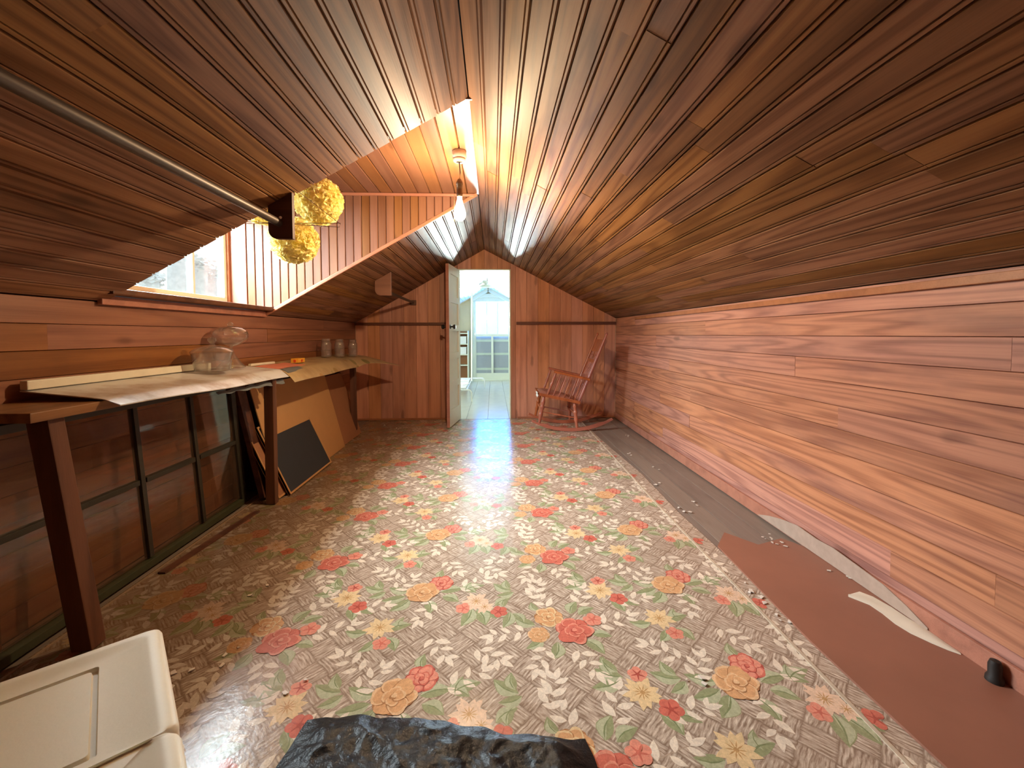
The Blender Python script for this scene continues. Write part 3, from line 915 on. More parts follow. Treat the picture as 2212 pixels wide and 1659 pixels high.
# cluster B: orange rose in front of a red one
for (a, dx, dy, L_, w_) in ((2.8, .42, .23, .10, .05), (.2, .55, .22, .10, .05), (-1.3, .5, .17, .09, .05), (-2.3, .43, .18, .10, .06), (1.6, .54, .32, .07, .04), (-.5, .56, .19, .08, .05), (3.4, .41, .20, .1, .05)):
    P.gleaf(dx, dy, a, L_, w_)
P.rose(.545, .285, .060, 'red2', 'red', 'red3', .2, 6)
P.rose(.472, .222, .074, 'orange', 'orange2', 'orange3', .9, 14)
# daisies
for (a, dx, dy, L_, w_) in ((-1.2, -.34, .10, .10, .06), (-1.9, -.36, .11, .11, .06), (-.7, -.33, .10, .09, .05), (.6, -.27, .12, .08, .04), (1.2, -.24, .11, .07, .04)):
    P.gleaf(dx, dy, a, L_, w_)
P.daisy(-.345, .152, .062, 'peach', 'yellow2', 11, .2)
P.daisy(-.31, .115, .046, 'peach', 'yellow2', 9, .5, 5)
P.posy(-.393, .110, .033, 'red2', 'red', .1)
P.posy(-.253, .083, .034, 'red', 'red3', .7)
for (a, dx, dy, L_, w_) in ((.3, .38, .0, .09, .05), (-1.0, .39, -.04, .08, .045), (3.0, .31, -.01, .08, .045), (-2.2, .35, -.05, .07, .04), (1.4, .42, .01, .06, .03)):
    P.gleaf(dx, dy, a, L_, w_)
P.daisy(.352, .014, .064, 'yellow', 'yellow2', 10, .1)
P.posy(.378, -.068, .032, 'red2', 'red', .3)
for (a, dx, dy, L_, w_) in ((2.7, .13, .26, .09, .05), (3.4, .12, .25, .10, .05), (2.1, .12, .28, .08, .045), (-1.1, .20, .13, .08, .05), (-.4, .24, .12, .07, .04), (1.7, .1, .27, .08, .04)):
    P.gleaf(dx, dy, a, L_, w_)
P.daisy(.172, .200, .066, 'yellow', 'yellow2', 11, .3)
P.posy(.180, .268, .032, 'red2', 'red3', .2)
P.posy(.234, .140, .037, 'red', 'red3', .9)
# green sprigs
for (x_, y_, a) in ((-.20, .215, 2.5), (.31, .245, 2.8), (-.40, .225, .4), (-.21, .08, -1.9)):
    P.gleaf(x_, y_, a, .095, .05)
    P.gleaf(x_ + .01, y_ - .01, a + .9, .075, .04)
    P.gleaf(x_ - .01, y_ + .012, a - .8, .07, .04)
# pale leaf sprays
for (x_, y_, a, L_) in ((-.225, -.04, 3.3, .13), (.185, .012, .35, .15), (-.085, .16, 1.9, .13), (.085, .165, 1.2, .13), (-.115, -.165, -2.0, .11), (.035, -.185, -1.2, .12), (-.46, -.10, -1.0, .12), (.505, .10, -1.9, .13), (-.36, -.235, .5, .14), (.285, .135, .1, .13), (.385, .29, .9, .12), (-.10, .215, 1.2, .12), (.30, -.15, 2.4, .12), (-.29, -.14, -.6, .11)):
    P.spray(x_, y_, a, L_)

TXP, TYP = 1.045, 0.5125
def bbox(q):
    return (min(a[0] for a in q), max(a[0] for a in q), min(a[1] for a in q), max(a[1] for a in q))
order = sorted(range(len(P.items)), key=lambda i: P.items[i][2])
boxes, level = {}, {}
for i in order:
    bi = bbox(P.items[i][0])
    lv = 0
    for j, bj in boxes.items():
        hit_ = False
        for sx_ in (-TXP, 0, TXP):
            if bi[0] + sx_ < bj[1] and bj[0] < bi[1] + sx_:
                for sy_ in (-TYP, 0, TYP):
                    if bi[2] + sy_ < bj[3] and bj[2] < bi[3] + sy_:
                        hit_ = True
        if hit_:
            lv = max(lv, level[j] + 1)
    boxes[i] = bi
    level[i] = lv
print('print levels', max(level.values()))
pm = MB()
zb = 0.00225
for i in range(-3, 4):
    for j in range(-6, 10):
        ox, oy = .272 + i * TXP, 1.532 + j * TYP
        for k_, (pts, colr, layer) in enumerate(P.items):
            q = [(px + ox, py + oy) for px, py in pts]
            if min(a[0] for a in q) < LX0 + .005 or max(a[0] for a in q) > 1.095 or min(a[1] for a in q) < LY0 + .005 or max(a[1] for a in q) > LY1 - .005:
                continue
            if oy < .5:
                continue
            pm.add([(a, b, zb + level[k_] * .00003) for a, b in q], [tuple(range(len(q)))], PKEYS.index(colr))
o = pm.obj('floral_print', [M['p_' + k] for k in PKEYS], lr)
o['kind'] = 'stuff'

# ------------------------------------------------------------------ far room beyond the doorway
FY = 9.90
f2 = struct('floor', (0, 7.6, 0), 'glossy pale floor of the room beyond the doorway')
n_ = 12
wd = (XR - XL) / n_
pf = plain('pale glossy floor paint', (0.62, 0.62, 0.56), .16, noise_amt=.15, nscale=6, bmp=.12, bscale=18)
for i in range(n_):
    plank(f2, pf, (0, 1, 0), (-1, 0, 0), (0, 0, 1), (XL + (i + .5) * wd, (D + FY) / 2 + .01, -.001), None, FY - D + .02, wd, 'F', t=.03)
c2 = struct('ceiling', (0, 7.6, ZR), 'white beadboard ceiling of the room beyond')
for side in (1, -1):
    mb = MB()
    rows = 23
    dv = Vector((XR - XR0, 0, ZKR - ZR)) if side > 0 else Vector((XL - XR0, 0, ZKL - ZR))
    S_ = dv.length
    dv.normalize()
    zz = Vector((0, 1, 0)).cross(dv) * side
    for r in range(rows):
        prof = BEAD(S_ / rows)
        if side < 0:
            prof = [(-a, b) for a, b in prof][::-1]
        prof = prof + [(S_ / rows / 2, -.02), (-S_ / rows / 2, -.02)]
        ctr = Vector((XR0, 0, ZR)) + dv * ((r + .5) * S_ / rows)
        if side < 0 and False:
            continue
        v = []
        for yy in (D + .05, FY):
            for a, b in prof:
                q = ctr + dv * a + zz * b
                v.append((q.x, yy, q.z))
        kk = len(prof)
        mb.add(v, [(i, kk + i, kk + (i + 1) % kk, (i + 1) % kk) for i in range(kk)])
    o = mb.obj('beadboard', M['far_white'], c2)
    o['kind'] = 'stuff'
for dv, sgn in ((Vector((XR - XR0, 0, ZKR - ZR)), 1), (Vector((XL - XR0, 0, ZKL - ZR)), -1)):
    S_ = dv.length
    dv.normalize()
    nn = Vector((0, 1, 0)).cross(dv) * sgn
    mb = MB()
    q = [Vector((XR0, 0, ZR)) - nn * o_ + dv * s_ for o_, s_ in ((.022, -.03), (.022, S_ + .16), (.05, S_ + .16), (.05, -.03))]
    mb.add([(p_.x, yy, p_.z) for yy in (D + .06, FY + .05) for p_ in q], [(i, (i + 1) % 4, 4 + (i + 1) % 4, 4 + i) for i in range(4)] + [(3, 2, 1, 0), (4, 5, 6, 7)])
    mb.obj('backing', M['backing'], c2)
w2 = struct('wall_far', (0, FY, 0), 'cream gable wall of the room beyond')
fx0, fx1, fz = -0.455, 0.425, 1.93
mb = MB()
mb.prism([(XL, 0), (fx0, 0), (fx0, zroof(fx0)), (XL, ZKL)], FY + .0, FY + .05, Xy)
mb.prism([(fx1, 0), (XR, 0), (XR, ZKR), (fx1, zroof(fx1))], FY + .0, FY + .05, Xy)
mb.prism([(fx0, fz), (fx1, fz), (fx1, zroof(fx1)), (XR0, ZR), (fx0, zroof(fx0))], FY + .0, FY + .05, Xy)
mb.obj('boarding', M['far_cream'], w2)
mb = MB()
for (ya, yb, za, zb_) in ((D, 6.9, 0, ZKL), (8.1, FY, 0, ZKL), (6.9, 8.1, 0, .37), (6.9, 8.1, 1.07, ZKL)):
    mb.box((XL - .02, (ya + yb) / 2, (za + zb_) / 2), (.04, yb - ya, zb_ - za))
o = mb.obj('wall_far_left', M['far_cream'])
o['kind'] = 'structure'
w3 = struct('added_window', (XL, 7.5, .37), 'added low side window letting fill light into the far room')  # made-up window, put in for the lamp that brightens this room
for (yc, zc, dy_, dz_) in ((7.5, .385, 1.2, .03), (7.5, 1.055, 1.2, .03), (6.915, .72, .03, .64), (8.085, .72, .03, .64), (7.5, .72, .02, .64)):
    MB().box((XL - .02, yc, zc), (.035, dy_, dz_)).obj('window_frame', M['far_trim'], w3)
for yc in (7.21, 7.79):
    MB().box((XL - .02, yc, .72), (.004, .56, .64)).obj('pane', M['pane'], w3)  # panes of the added window
for nm, X_, zk in (('wall_far_right', XR, ZKR),):
    o = MB().box((X_ + (.02 if X_ > 0 else -.02), (D + FY) / 2, zk / 2), (.04, FY - D, zk)).obj(nm, M['far_cream'])
    o['kind'] = 'structure'
# back of the dividing wall seen from the other room
mb = MB()
mb.prism([(XL, 0), (DX0, 0), (DX0, zroof(DX0)), (XL, ZKL)], D + 0.046, D + 0.058, Xy)
mb.prism([(DX1, 0), (XR, 0), (XR, ZKR), (DX1, zroof(DX1))], D + 0.046, D + 0.058, Xy)
mb.prism([(DX0, DZ), (DX1, DZ), (DX1, zroof(DX1)), (XR0, ZR), (DX0, zroof(DX0))], D + 0.046, D + 0.058, Xy)
o = mb.obj('wall_divider', M['far_white']); o['kind'] = 'structure'
# raking boards under the ceiling and casing round the end door
mb = MB()
mb.bar((fx0 - .05, FY - .05, zroof(fx0 - .05) - .045), (XR0, FY - .05, ZR - .045), .09, .08, (0, 1, 0))
mb.bar((XR0, FY - .05, ZR - .045), (fx1 + .05, FY - .05, zroof(fx1 + .05) - .045), .09, .08, (0, 1, 0))
o = mb.obj('trim_11', M['far_trim'], None, bevel=.004); o['kind'] = 'structure'; o['label'] = 'white raking boards above the end door'
mb = MB()
mb.box((fx0 - .005, FY - .02, fz / 2), (.10, .045, fz))
mb.box((fx1 + .005, FY - .02, fz / 2), (.10, .045, fz))
mb.box(((fx0 + fx1) / 2, FY - .02, fz + .04), (fx1 - fx0 + .11, .045, .09))
o = mb.obj('trim_12', M['far_trim'], None, bevel=.004); o['kind'] = 'structure'; o['label'] = 'pale casing round the end door'
# end door: three panes above, two curtained panes below
d2 = struct('door_2', ((fx0 + fx1) / 2, FY, 0), 'end door of the far room, three bright panes over two curtained ones')
yd = FY + .015
for nm, c_, dd in (('stile', (-.425, yd, .98), (.075, .04, 1.9)), ('stile', (.395, yd, .98), (.075, .04, 1.9)), ('rail', (-.015, yd, 1.88), (.745, .04, .10)), ('rail', (-.015, yd, 1.055), (.745, .04, .06)), ('rail', (-.015, yd, .10), (.745, .04, .15)),
                   ('muntin', (-.14, yd, 1.455), (.02, .03, .74)), ('muntin', (.11, yd, 1.455), (.02, .03, .74)), ('mullion', (-.015, yd, .60), (.05, .035, .85))):
    MB().box(c_, dd).obj(nm, M['far_trim'], d2, bevel=.003)
for x_, wdd in ((-.268, .236), (-.015, .23), (.234, .228)):
    MB().box((x_, yd, 1.455), (wdd, .004, .74)).obj('pane', M['pane'], d2)
for x_ in (-.213, .185):
    MB().box((x_, yd, .60), (.345, .004, .85)).obj('pane', M['pane'], d2)
    MB().box((x_, yd + .05, .60), (.40, .012, .95)).obj('lower_panel', plain('lavender grey panel', (.50, .50, .56), .5, noise_amt=.05), d2)
    for z_ in (.27, .62, .93):
        MB().box((x_, yd + .038, z_), (.345, .012, .05)).obj('panel_rail', M['far_trim'], d2)
MB().box((-.015, FY - .01, .015), (.84, .08, .03)).obj('threshold', M['far_trim'], d2)

# bookshelf against the far wall
bs = thing('bookshelf', (-.72, 9.74, 0), 'white open bookshelf beside the end door of the far room', 'shelf')
for x_ in (-.875, -.565):
    MB().box((x_, 9.75, .58), (.025, .26, 1.16)).obj('side_panel', M['far_trim'], bs)
for z_ in (.05, .38, .62, .86, 1.10):
    MB().box((-.72, 9.75, z_), (.285, .26, .022)).obj('shelf', M['far_trim'], bs)
MB().box((-.72, 9.873, .58), (.285, .012, 1.14)).obj('back_panel', M['brownboard'], bs)
for z_, lab in ((.872, 'white carton on the upper shelf of the far bookshelf'), (.632, 'white carton on the middle shelf of the far bookshelf')):
    b_ = thing('carton', (-.71, 9.73, z_), lab, 'box', 'cartons on the far bookshelf')
    MB().box((-.70, 9.73, z_ + .075), (.20, .18, .15)).obj('box_body', M['white_metal'], b_, bevel=.004)
    MB().box((-.70, 9.73, z_ + .152), (.206, .186, .02)).obj('lid', M['white_metal'], b_, bevel=.003)

# garment rack of white tube
gr = thing('garment_rack', (-.5, 7.6, 0), 'white metal tube rack with curved feet in the far room', 'rack')
def foot(yy):
    xa, xb = -.95, -.17 if yy > 8 else -.34
    pts = [(xa, yy, .012), (xa, yy, .14)] + [(xa + .06 * (1 - math.cos(t)), yy, .14 + .06 * math.sin(t)) for t in (.5, 1.0, 1.57)]
    pts += [(xb - .06 + .06 * math.sin(t), yy, .14 + .06 * math.cos(t)) for t in (0, .5, 1.0, 1.57)] + [(xb, yy, .012)]
    return pts
for yy in (8.5, 6.75):
    MB().tube(foot(yy), .013, 8).obj('foot', M['white_metal'], gr, smooth=True)
MB().tube([(-.90, 6.75, .2), (-.90, 8.5, .2)], .012, 8).obj('rail', M['white_metal'], gr, smooth=True)
MB().tube([(-.42, 6.75, .2), (-.42, 8.5, .2)], .012, 8).obj('rail', M['white_metal'], gr, smooth=True)
MB().tube([(-.40, 8.0, .2), (-.385, 8.0, 1.86)], .015, 8).obj('pole', M['white_metal'], gr, smooth=True)
MB().tube([(-.385, 8.0, 1.86), (-.60, 6.9, 1.86)], .014, 8).obj('hanging_bar', M['white_metal'], gr, smooth=True)
MB().tube([(-.60, 6.9, 1.86), (-.62, 6.8, .2)], .014, 8).obj('pole', M['white_metal'], gr, smooth=True)
MB().tube([(-.385, 8.0, 1.80), (-.60, 6.9, 1.80)], .008, 8).obj('hanging_bar', M['white_metal'], gr, smooth=True)
mb = MB()
mb.box((-.66, 7.6, .215), (.44, 1.5, .012))
mb.obj('wire_shelf', M['white_metal'], gr)
for i, (x_, y_, r_) in enumerate(((-.60, 7.9, .3), (-.55, 7.35, -.4))):
    X = Matrix.Translation((x_, y_, .2245 + .0)) @ Matrix.Rotation(r_, 4, 'Z')
    mb = MB()
    mb.box((0, 0, 0), (.21, .28, .004), X)
    o = mb.obj('paper_sheet', M['rag'])
    tag(o, ('white paper sheet on the far end of the tube rack shelf', 'white paper sheet on the near end of the tube rack shelf')[i], 'paper', 'papers on the tube rack')
# small unlit pendant in the far room
pl = thing('ceiling_lamp', (-.14, 8.6, 2.12), 'small white ceiling lamp in the far room', 'lamp')
X = Matrix.Translation((-.14, 8.6, 0))
MB().lathe([(.0, 2.135), (.05, 2.135), (.055, 2.10), (.04, 2.085), (0, 2.085)], 16, X).obj('rose', M['white_metal'], pl, smooth=True)
MB().lathe([(.0, 2.09), (.09, 2.06), (.15, 2.02), (.145, 2.018), (.085, 2.052), (0, 2.08)], 20, X).obj('shade', M['far_white'], pl, smooth=True)

# ------------------------------------------------------------------ open door leaf
dl = struct('door_1', (DX0 + .012, D - .02, 0), 'open five panel door, white on one side')
org = Vector((DX0 + .012, D - .02, .012))
dx = Vector((-.085, -.535, 0)); LW = dx.length; dx.normalize()
dy = Vector((0, 0, 1)).cross(dx)
XD = Matrix((dx, dy, Vector((0, 0, 1)))).transposed().to_4x4()
XD.translation = org
HD = 1.868
brown = M['trim']
def dpart(nm, x0, x1, z0, z1, t, bev=.0015):
    mb = MB()
    mb.box(((x0 + x1) / 2, 0, (z0 + z1) / 2), (x1 - x0, t, z1 - z0), XD)
    mb.mi = [0, 0, 1, 1 if x1 > LW - .001 else 0, 0, 0]  # bottom top -y +x +y -x
    return mb.obj(nm, [M['white_paint'], brown], dl)
st_ = .085
dpart('stile', 0, st_, 0, HD, .035)
dpart('stile', LW - st_, LW, 0, HD, .035)
zz = [0, .19]
rails = []
ph_ = (HD - .19 - .10 - 4 * .075) / 5
z_ = 0
dpart('rail', st_, LW - st_, 0, .19, .035)
z_ = .19
for i in range(5):
    dpart('panel', st_ + .0, LW - st_, z_, z_ + ph_, .007)
    z_ += ph_
    hgt = .075 if i < 4 else .10
    dpart('rail', st_, LW - st_, z_, z_ + hgt, .035)
    z_ += hgt
for sg in (1, -1):
    c_ = XD @ Vector((LW - .05, sg * .0185, 1.155))
    ax = dy * sg
    Xk = ax.to_track_quat('Z', 'Y').to_matrix().to_4x4()
    Xk.translation = c_
    MB().lathe([(.0, 0), (.026, 0), (.026, .004), (.009, .007), (.009, .03), (.022, .036), (.028, .048), (.022, .062), (0, .066)], 18, Xk).obj('knob', M['black_metal'], dl, smooth=True)

# ------------------------------------------------------------------ pendant lamp
pd = thing('pendant_lamp', (BULB.x, BULB.y, ZD), 'bare glowing bulb on a short cord below the dormer ceiling', 'lamp')
X = Matrix.Translation((BULB.x, BULB.y, 0))
MB().lathe([(0, ZD), (.040, ZD), (.041, ZD - .035), (.034, ZD - .045), (.036, ZD - .05), (.033, ZD - .058), (.012, ZD - .064), (0, ZD - .064)], 24, X).obj('ceiling_rose', M['porcelain'], pd, smooth=True)
MB().tube([(BULB.x, BULB.y, ZD - .06), (BULB.x + .004, BULB.y, ZD - .12), (BULB.x, BULB.y, ZD - .165)], .0035, 8).obj('cord', M['cord'], pd, smooth=True)
zs = ZD - .16
MB().lathe([(0, zs), (.010, zs), (.019, zs - .018), (.020, zs - .03), (.017, zs - .035), (.017, zs - .075), (.019, zs - .08), (.016, zs - .1), (0, zs - .1)], 20, X).obj('lamp_socket', M['socket'], pd, smooth=True)
zb_ = zs - .095
o = MB().lathe([(.013, zb_), (.014, zb_ - .02), (.022, zb_ - .05), (.033, zb_ - .085), (.036, zb_ - .105), (.032, zb_ - .125), (.018, zb_ - .142), (0, zb_ - .147)], 24, X).obj('light_bulb', M['bulb'], pd, smooth=True)
blo.location = (BULB.x, BULB.y, zb_ - .155 - .035)
blo.location = (BULB.x, BULB.y, zb_ - .10)
MB().tube([(BULB.x - .03, BULB.y, zs - .08), (BULB.x - .034, BULB.y, zb_ - .15)], .0012, 6).obj('pull_chain', M['brass'], pd)

# ------------------------------------------------------------------ closet rods
RODA, RODB = Vector((-.985, -.30, 1.600)), Vector((-.935, 1.945, 1.572))
def rod(name, a, b, r, lab, plates):
    t = thing(name, (a + b) / 2, lab, 'rod')
    MB().tube([a, b], r, 16).obj('pipe', M['pipe'], t, smooth=True)
    for (y_, mat_, wA, drop, th) in plates:
        f = (y_ - a.y) / (b.y - a.y)
        c_ = a + (b - a) * f
        xa, xb = c_.x - wA * .45, c_.x + wA * .55
        poly = [(xa, zroof(xa) - .002), (xb, zroof(xb) - .002), (xb, c_.z - drop + .0)]
        rr = wA * .35
        for k_ in range(6):
            tt = PI / 2 * k_ / 5
            poly.append((xa + rr - rr * math.sin(tt), c_.z - drop + rr - rr * math.cos(tt)))
        mb = MB()
        mb.prism(poly, y_ - th / 2, y_ + th / 2, Xy)
        mb.obj('bracket', mat_, t, bevel=.002)
    return t
t = rod('closet_rod', RODA, RODB, .017, 'dark metal closet rod under the left slope, ending at the dormer', [(1.945, M['dark_wood'], .105, .07, .022), (-.27, M['dark_wood'], .11, .07, .022)])
# white clip ends over the rod
mb = MB()
mb.tube([RODB + Vector((.0, -.005, .02)), RODB + Vector((.016, -.03, .018))], .006, 8)
mb.obj('screw', M['porcelain'], t)
t = rod('closet_rod', Vector((-1.03, 4.05, 1.50)), Vector((-.995, D - .03, 1.478)), .015, 'wooden closet rod between a slope bracket and the gable wall', [(4.06, M['cheek'], .15, .055, .03)])
MB().box((-.995, D - .022, 1.478), (.075, .03, .06)).obj('wall_cleat', M['timber_z'], t, bevel=.003)

# ------------------------------------------------------------------ tissue pompoms and the wire hanger that carries them
hg = thing('wire_hanger', (-1.05, 2.28, 1.9), 'rusty wire coat hanger hung from the dormer ceiling', 'hanger')
HY = 2.28
mb = MB()
mb.tube([(-1.045, HY, 1.855), (-.79, HY, 1.655), (-.795, HY, 1.64), (-1.31, HY, 1.668), (-1.30, HY, 1.683), (-1.045, HY, 1.855)], .0016, 6)
mb.tube([(-.80, HY + .03, 1.668), (-1.30, HY + .03, 1.662)], .0016, 6)
mb.tube([(-.80, HY + .03, 1.668), (-.79, HY, 1.655)], .0016, 6)
mb.tube([(-1.30, HY + .03, 1.662), (-1.31, HY, 1.668)], .0016, 6)
mb.obj('wire_frame', M['wire'], hg)
mb = MB()
mb.tube([(-1.045, HY, 1.855), (-1.045, HY, 1.90)] + [(-1.045 + .02 - .02 * math.cos(a), HY, 1.92 + .03 * math.sin(a)) for a in (0, .8, 1.57, 2.3)] + [(-1.03, HY, 1.95), (-1.03, HY, ZD)], .0016, 6)
mb.obj('hook', M['wire'], hg)

def pompom(c, r, lab, seed):
    t = thing('paper_pompom', c, lab, 'pompom', 'yellow pompoms in the dormer')
    rg = random.Random(seed)
    mb = MB()
    N = 620
    for i in range(N):
        zc = 1 - 2 * (i + .5) / N
        ph = i * 2.399963 + rg.uniform(-.2, .2)
        q = math.sqrt(max(0, 1 - zc * zc))
        d = Vector((q * math.cos(ph), q * math.sin(ph), zc))
        tx = d.orthogonal().normalized()
        tx.rotate(Matrix.Rotation(rg.uniform(0, 2 * PI), 3, d))
        ty = d.cross(tx)
        Wd = r * rg.uniform(.16, .26)
        L0, L1 = r * .84, r * rg.uniform(.92, 1.05)
        cu = rg.uniform(-.5, .5) * r * .35
        rows = []
        for b in range(3):
            tt = b / 2
            rr = L0 + (L1 - L0) * tt
            row = []
            for a in range(5):
                s_ = (a / 4 - .5) * 2
                wob = math.sin(s_ * 5 + i) * r * .045 * (0.4 + tt)
                edge = math.sin(s_ * 9 + i * 1.7) * r * .03 if b == 2 else 0
                row.append(Vector(c) + d * (rr + edge - abs(s_) * r * .02) + tx * s_ * Wd * (.55 + .45 * tt) + ty * (wob + cu * tt * tt + s_ * s_ * r * .05))
            rows.append(row)
        v = [p for row in rows for p in row]
        mb.add(v, [(b * 5 + a, b * 5 + a + 1, (b + 1) * 5 + a + 1, (b + 1) * 5 + a) for b in range(2) for a in range(4)])
    o = mb.obj('tissue_ruffles', M['tissue'], t, smooth=True)
    o['kind'] = 'stuff'
    core = MB()
    core.lathe([(r * .88 * math.sin(PI * k_ / 10), c[2] + r * .88 * math.cos(PI * k_ / 10)) for k_ in range(11)], 16, Matrix.Translation((c[0], c[1], 0)))
    core.obj('core', M['tissue'], t, smooth=True)
    MB().tube([(c[0], c[1], c[2] + r * .7), (c[0], c[1], ZD)], .001, 5).obj('string', M['wire'], t)
pompom((-.985, 2.50, 1.838), .130, 'yellow tissue pompom, highest, just under the slope edge of the dormer', 1)
pompom((-1.098, 2.44, 1.604), .125, 'yellow tissue pompom, lowest, hanging against the dormer cheek', 2)
pompom((-1.33, 2.56, 1.84), .118, 'yellow tissue pompom mostly hidden behind the slope and the rod bracket', 3)

# ------------------------------------------------------------------ benches along the left wall
def bench(y0, y1, xf, zt, lab, legs, apron):
    t = thing('bench', ((XL + xf) / 2, (y0 + y1) / 2, 0), lab, 'bench')
    MB().box(((XL + xf) / 2 + .002, (y0 + y1) / 2, zt - .016), (xf - XL - .008, y1 - y0, .032)).obj('bench_top', M['timber_y'], t, bevel=.003)
    if apron:
        MB().box((xf - .03, (y0 + y1) / 2, zt - .032 - apron / 2 - .001), (.022, y1 - y0 - .12, apron)).obj('apron', M['dark_wood'] if False else M['timber_y'], t, bevel=.002)
    for (yt, xt, yb, xb, wA) in legs:
        mb = MB()
        mb.bar((xt, yt, zt - .033), (xb, yb, .004), wA, wA * .8, (0, 1, 0))
        mb.obj('leg', M['timber_z'], t, bevel=.004)
    return t
bench(1.36, 2.92, -1.415, .842, 'nearer rough wooden bench along the left wall, under the pale board', [(1.46, -1.475, 1.50, -1.405, .07), (2.75, -1.41, 2.75, -1.415, .058), (1.44, -1.68, 1.44, -1.68, .06), (2.85, -1.68, 2.85, -1.68, .055)], 0)
bench(2.945, 4.75, -1.455, .828, 'farther wooden bench along the left wall, under the floral oilcloth', [(4.60, -1.495, 4.61, -1.49, .055), (3.02, -1.68, 3.02, -1.68, .055), (4.68, -1.68, 4.68, -1.68, .055)], 0)

def sheetA(u, v):
    y = 1.60 + 1.30 * u
    x = XL + .02 + v * .345
    z = .8455 + .034 * max(0, 1 - v * 1.15) + .003 * math.sin(u * 9) * v
    if v > .84:
        q = (v - .84) / .16
        z -= q * (.020 + .026 * u)
    return (x + .01 * math.sin(u * 5), y, z + .003)
def zA(x, y):
    return sheetA((y - 1.6) / 1.3, (x - XL - .02) / .345)[2]
sa = MB().grid(sheetA, 26, 20, .004).obj('board_sheet', M['bench_sheet'], None, smooth=True)
tag(sa, 'grimy pale board lying on the nearer bench, front edge curling down', 'board')
def sheetB(u, v):
    y = 2.95 + 1.92 * u
    x = XL + .02 + v * .35
    z = .835 + .034 * max(0, 1 - v * 1.15) + .003 * math.sin(u * 14) * v
    if v > .70:
        q = (v - .70) / .30
        flare = max(0, (u - .72) / .28)
        z -= q * q * (.075 - .035 * flare)
        x += q * q * .30 * flare * flare
        z += q * .04 * flare * (1 - flare) * 2
        z -= q * q * .070 * flare * flare
    return (x + .006 * math.sin(u * 11), y, z)
def zB(x, y):
    return sheetB((y - 2.95) / 1.92, (x - XL - .02) / .35)[2]
sb = MB().grid(sheetB, 40, 18, .003).obj('oilcloth', M['oilcloth'], None, smooth=True)
tag(sb, 'stiff floral oilcloth over the farther bench, its far corner curling out into the room', 'tablecloth')
# folded edge of plastic under the board front
mb = MB()
mb.grid(lambda u, v: (-1.396 + .012 * v + .004 * math.sin(u * 20), 2.2 + .68 * u, .792 - v * (.012 + .018 * u) + .004 * math.sin(u * 31)), 30, 2, .002)
o = mb.obj('plastic_strip', M['grey_tape'], None, smooth=True)
tag(o, 'strip of grey plastic hanging along the front edge of the nearer bench', 'strip')

# things on the benches
o = MB().bar((-1.685, 1.60, .901), (-1.672, 2.58, .901), .028, .034, (0, 0, 1)).obj('moulding', M['white_strip'], None, bevel=.004)
tag(o, 'long cream painted moulding lying along the wall on the nearer bench', 'moulding')
o = MB().bar((-1.655, 2.97, zB(-1.655, 2.98) + .011), (-1.64, 3.26, zB(-1.64, 3.26) + .011), .02, .016, (0, 0, 1)).obj('wood_stick', M['white_strip'], None, bevel=.003)
tag(o, 'short cream stick lying by the wall between the glassware and the pink paper', 'stick')
o = MB().grid(lambda u, v: (-1.625 + .16 * v, 2.97 + .42 * u, zB(-1.625 + .16 * v, 2.97 + .42 * u) + .0045 + .002 * math.sin(6 * u)), 8, 5, .002).obj('pink_paper', M['pink_paper'], None, smooth=True)
tag(o, 'pink paper sheet lying at the near end of the floral oilcloth', 'paper')
o = MB().grid(lambda u, v: (-1.452 + .052 * v, 2.97 + .26 * u, zB(-1.452 + .052 * v, 2.97 + .26 * u) + .0035), 6, 3, .002).obj('tape_strip', M['grey_tape'], None, smooth=True)
tag(o, 'dark grey tape across the front near corner of the floral oilcloth', 'tape')
mz = zB(-1.57, 3.50) + .004
mbx = thing('matchbox', (-1.57, 3.50, mz), 'small orange yellow box with a red mark on the floral oilcloth', 'box')
MB().box((-1.57, 3.50, mz + .017), (.06, .115, .034)).obj('sleeve', M['yellow_box'], mbx, bevel=.0015)
MB().lathe([(0, 0), (.011, 0), (.011, .0012), (0, .0012)], 10, Matrix.Translation((-1.5398, 3.50, mz + .015)) @ Matrix.Rotation(PI / 2, 4, 'Y') @ Matrix.Scale(1.5, 4, (0, 1, 0))).obj('red_mark', M['red_print'], mbx)
MB().lathe([(0, 0), (.011, 0), (.011, .0012), (0, .0012)], 10, Matrix.Translation((-1.57, 3.4423, mz + .015)) @ Matrix.Rotation(PI / 2, 4, 'X')).obj('red_mark', M['red_print'], mbx)

# covered glass dish
gx, gy = -1.57, 2.455
gz = zA(gx - .06, gy) + .001
X = Matrix.Translation((gx, gy, gz))
gd = thing('glass_dish', (gx, gy, gz), 'round covered glass dish with a knobbed lid on the nearer bench', 'dish')
MB().lathe([(0, .002), (.075, .002), (.085, .01), (.098, .09), (.101, .105), (.097, .105), (.093, .09), (.08, .014), (0, .008)], 28, X).obj('bowl', M['glass'], gd, smooth=True)
MB().lathe([(.103, .106), (.104, .112), (.085, .128), (.045, .142), (.014, .148), (.011, .16), (.022, .172), (.020, .188), (0, .196)], 28, X).obj('lid', M['glass'], gd, smooth=True)
gx, gy = -1.60, 2.675
gz = zA(gx - .06, gy) + .001
X = Matrix.Translation((gx, gy, gz))
gc = thing('glass_compote', (gx, gy, gz), 'footed glass candy bowl with rounded cover behind the glass dish', 'dish')
MB().lathe([(0, .004), (.074, .0), (.078, .004), (.055, .03), (.025, .075), (.012, .10), (.014, .112), (.009, .122), (.012, .13)], 24, X).obj('foot', M['glass'], gc, smooth=True)
MB().lathe([(.012, .128), (.05, .142), (.085, .165), (.096, .19), (.094, .20)], 26, X).obj('bowl', M['glass'], gc, smooth=True)
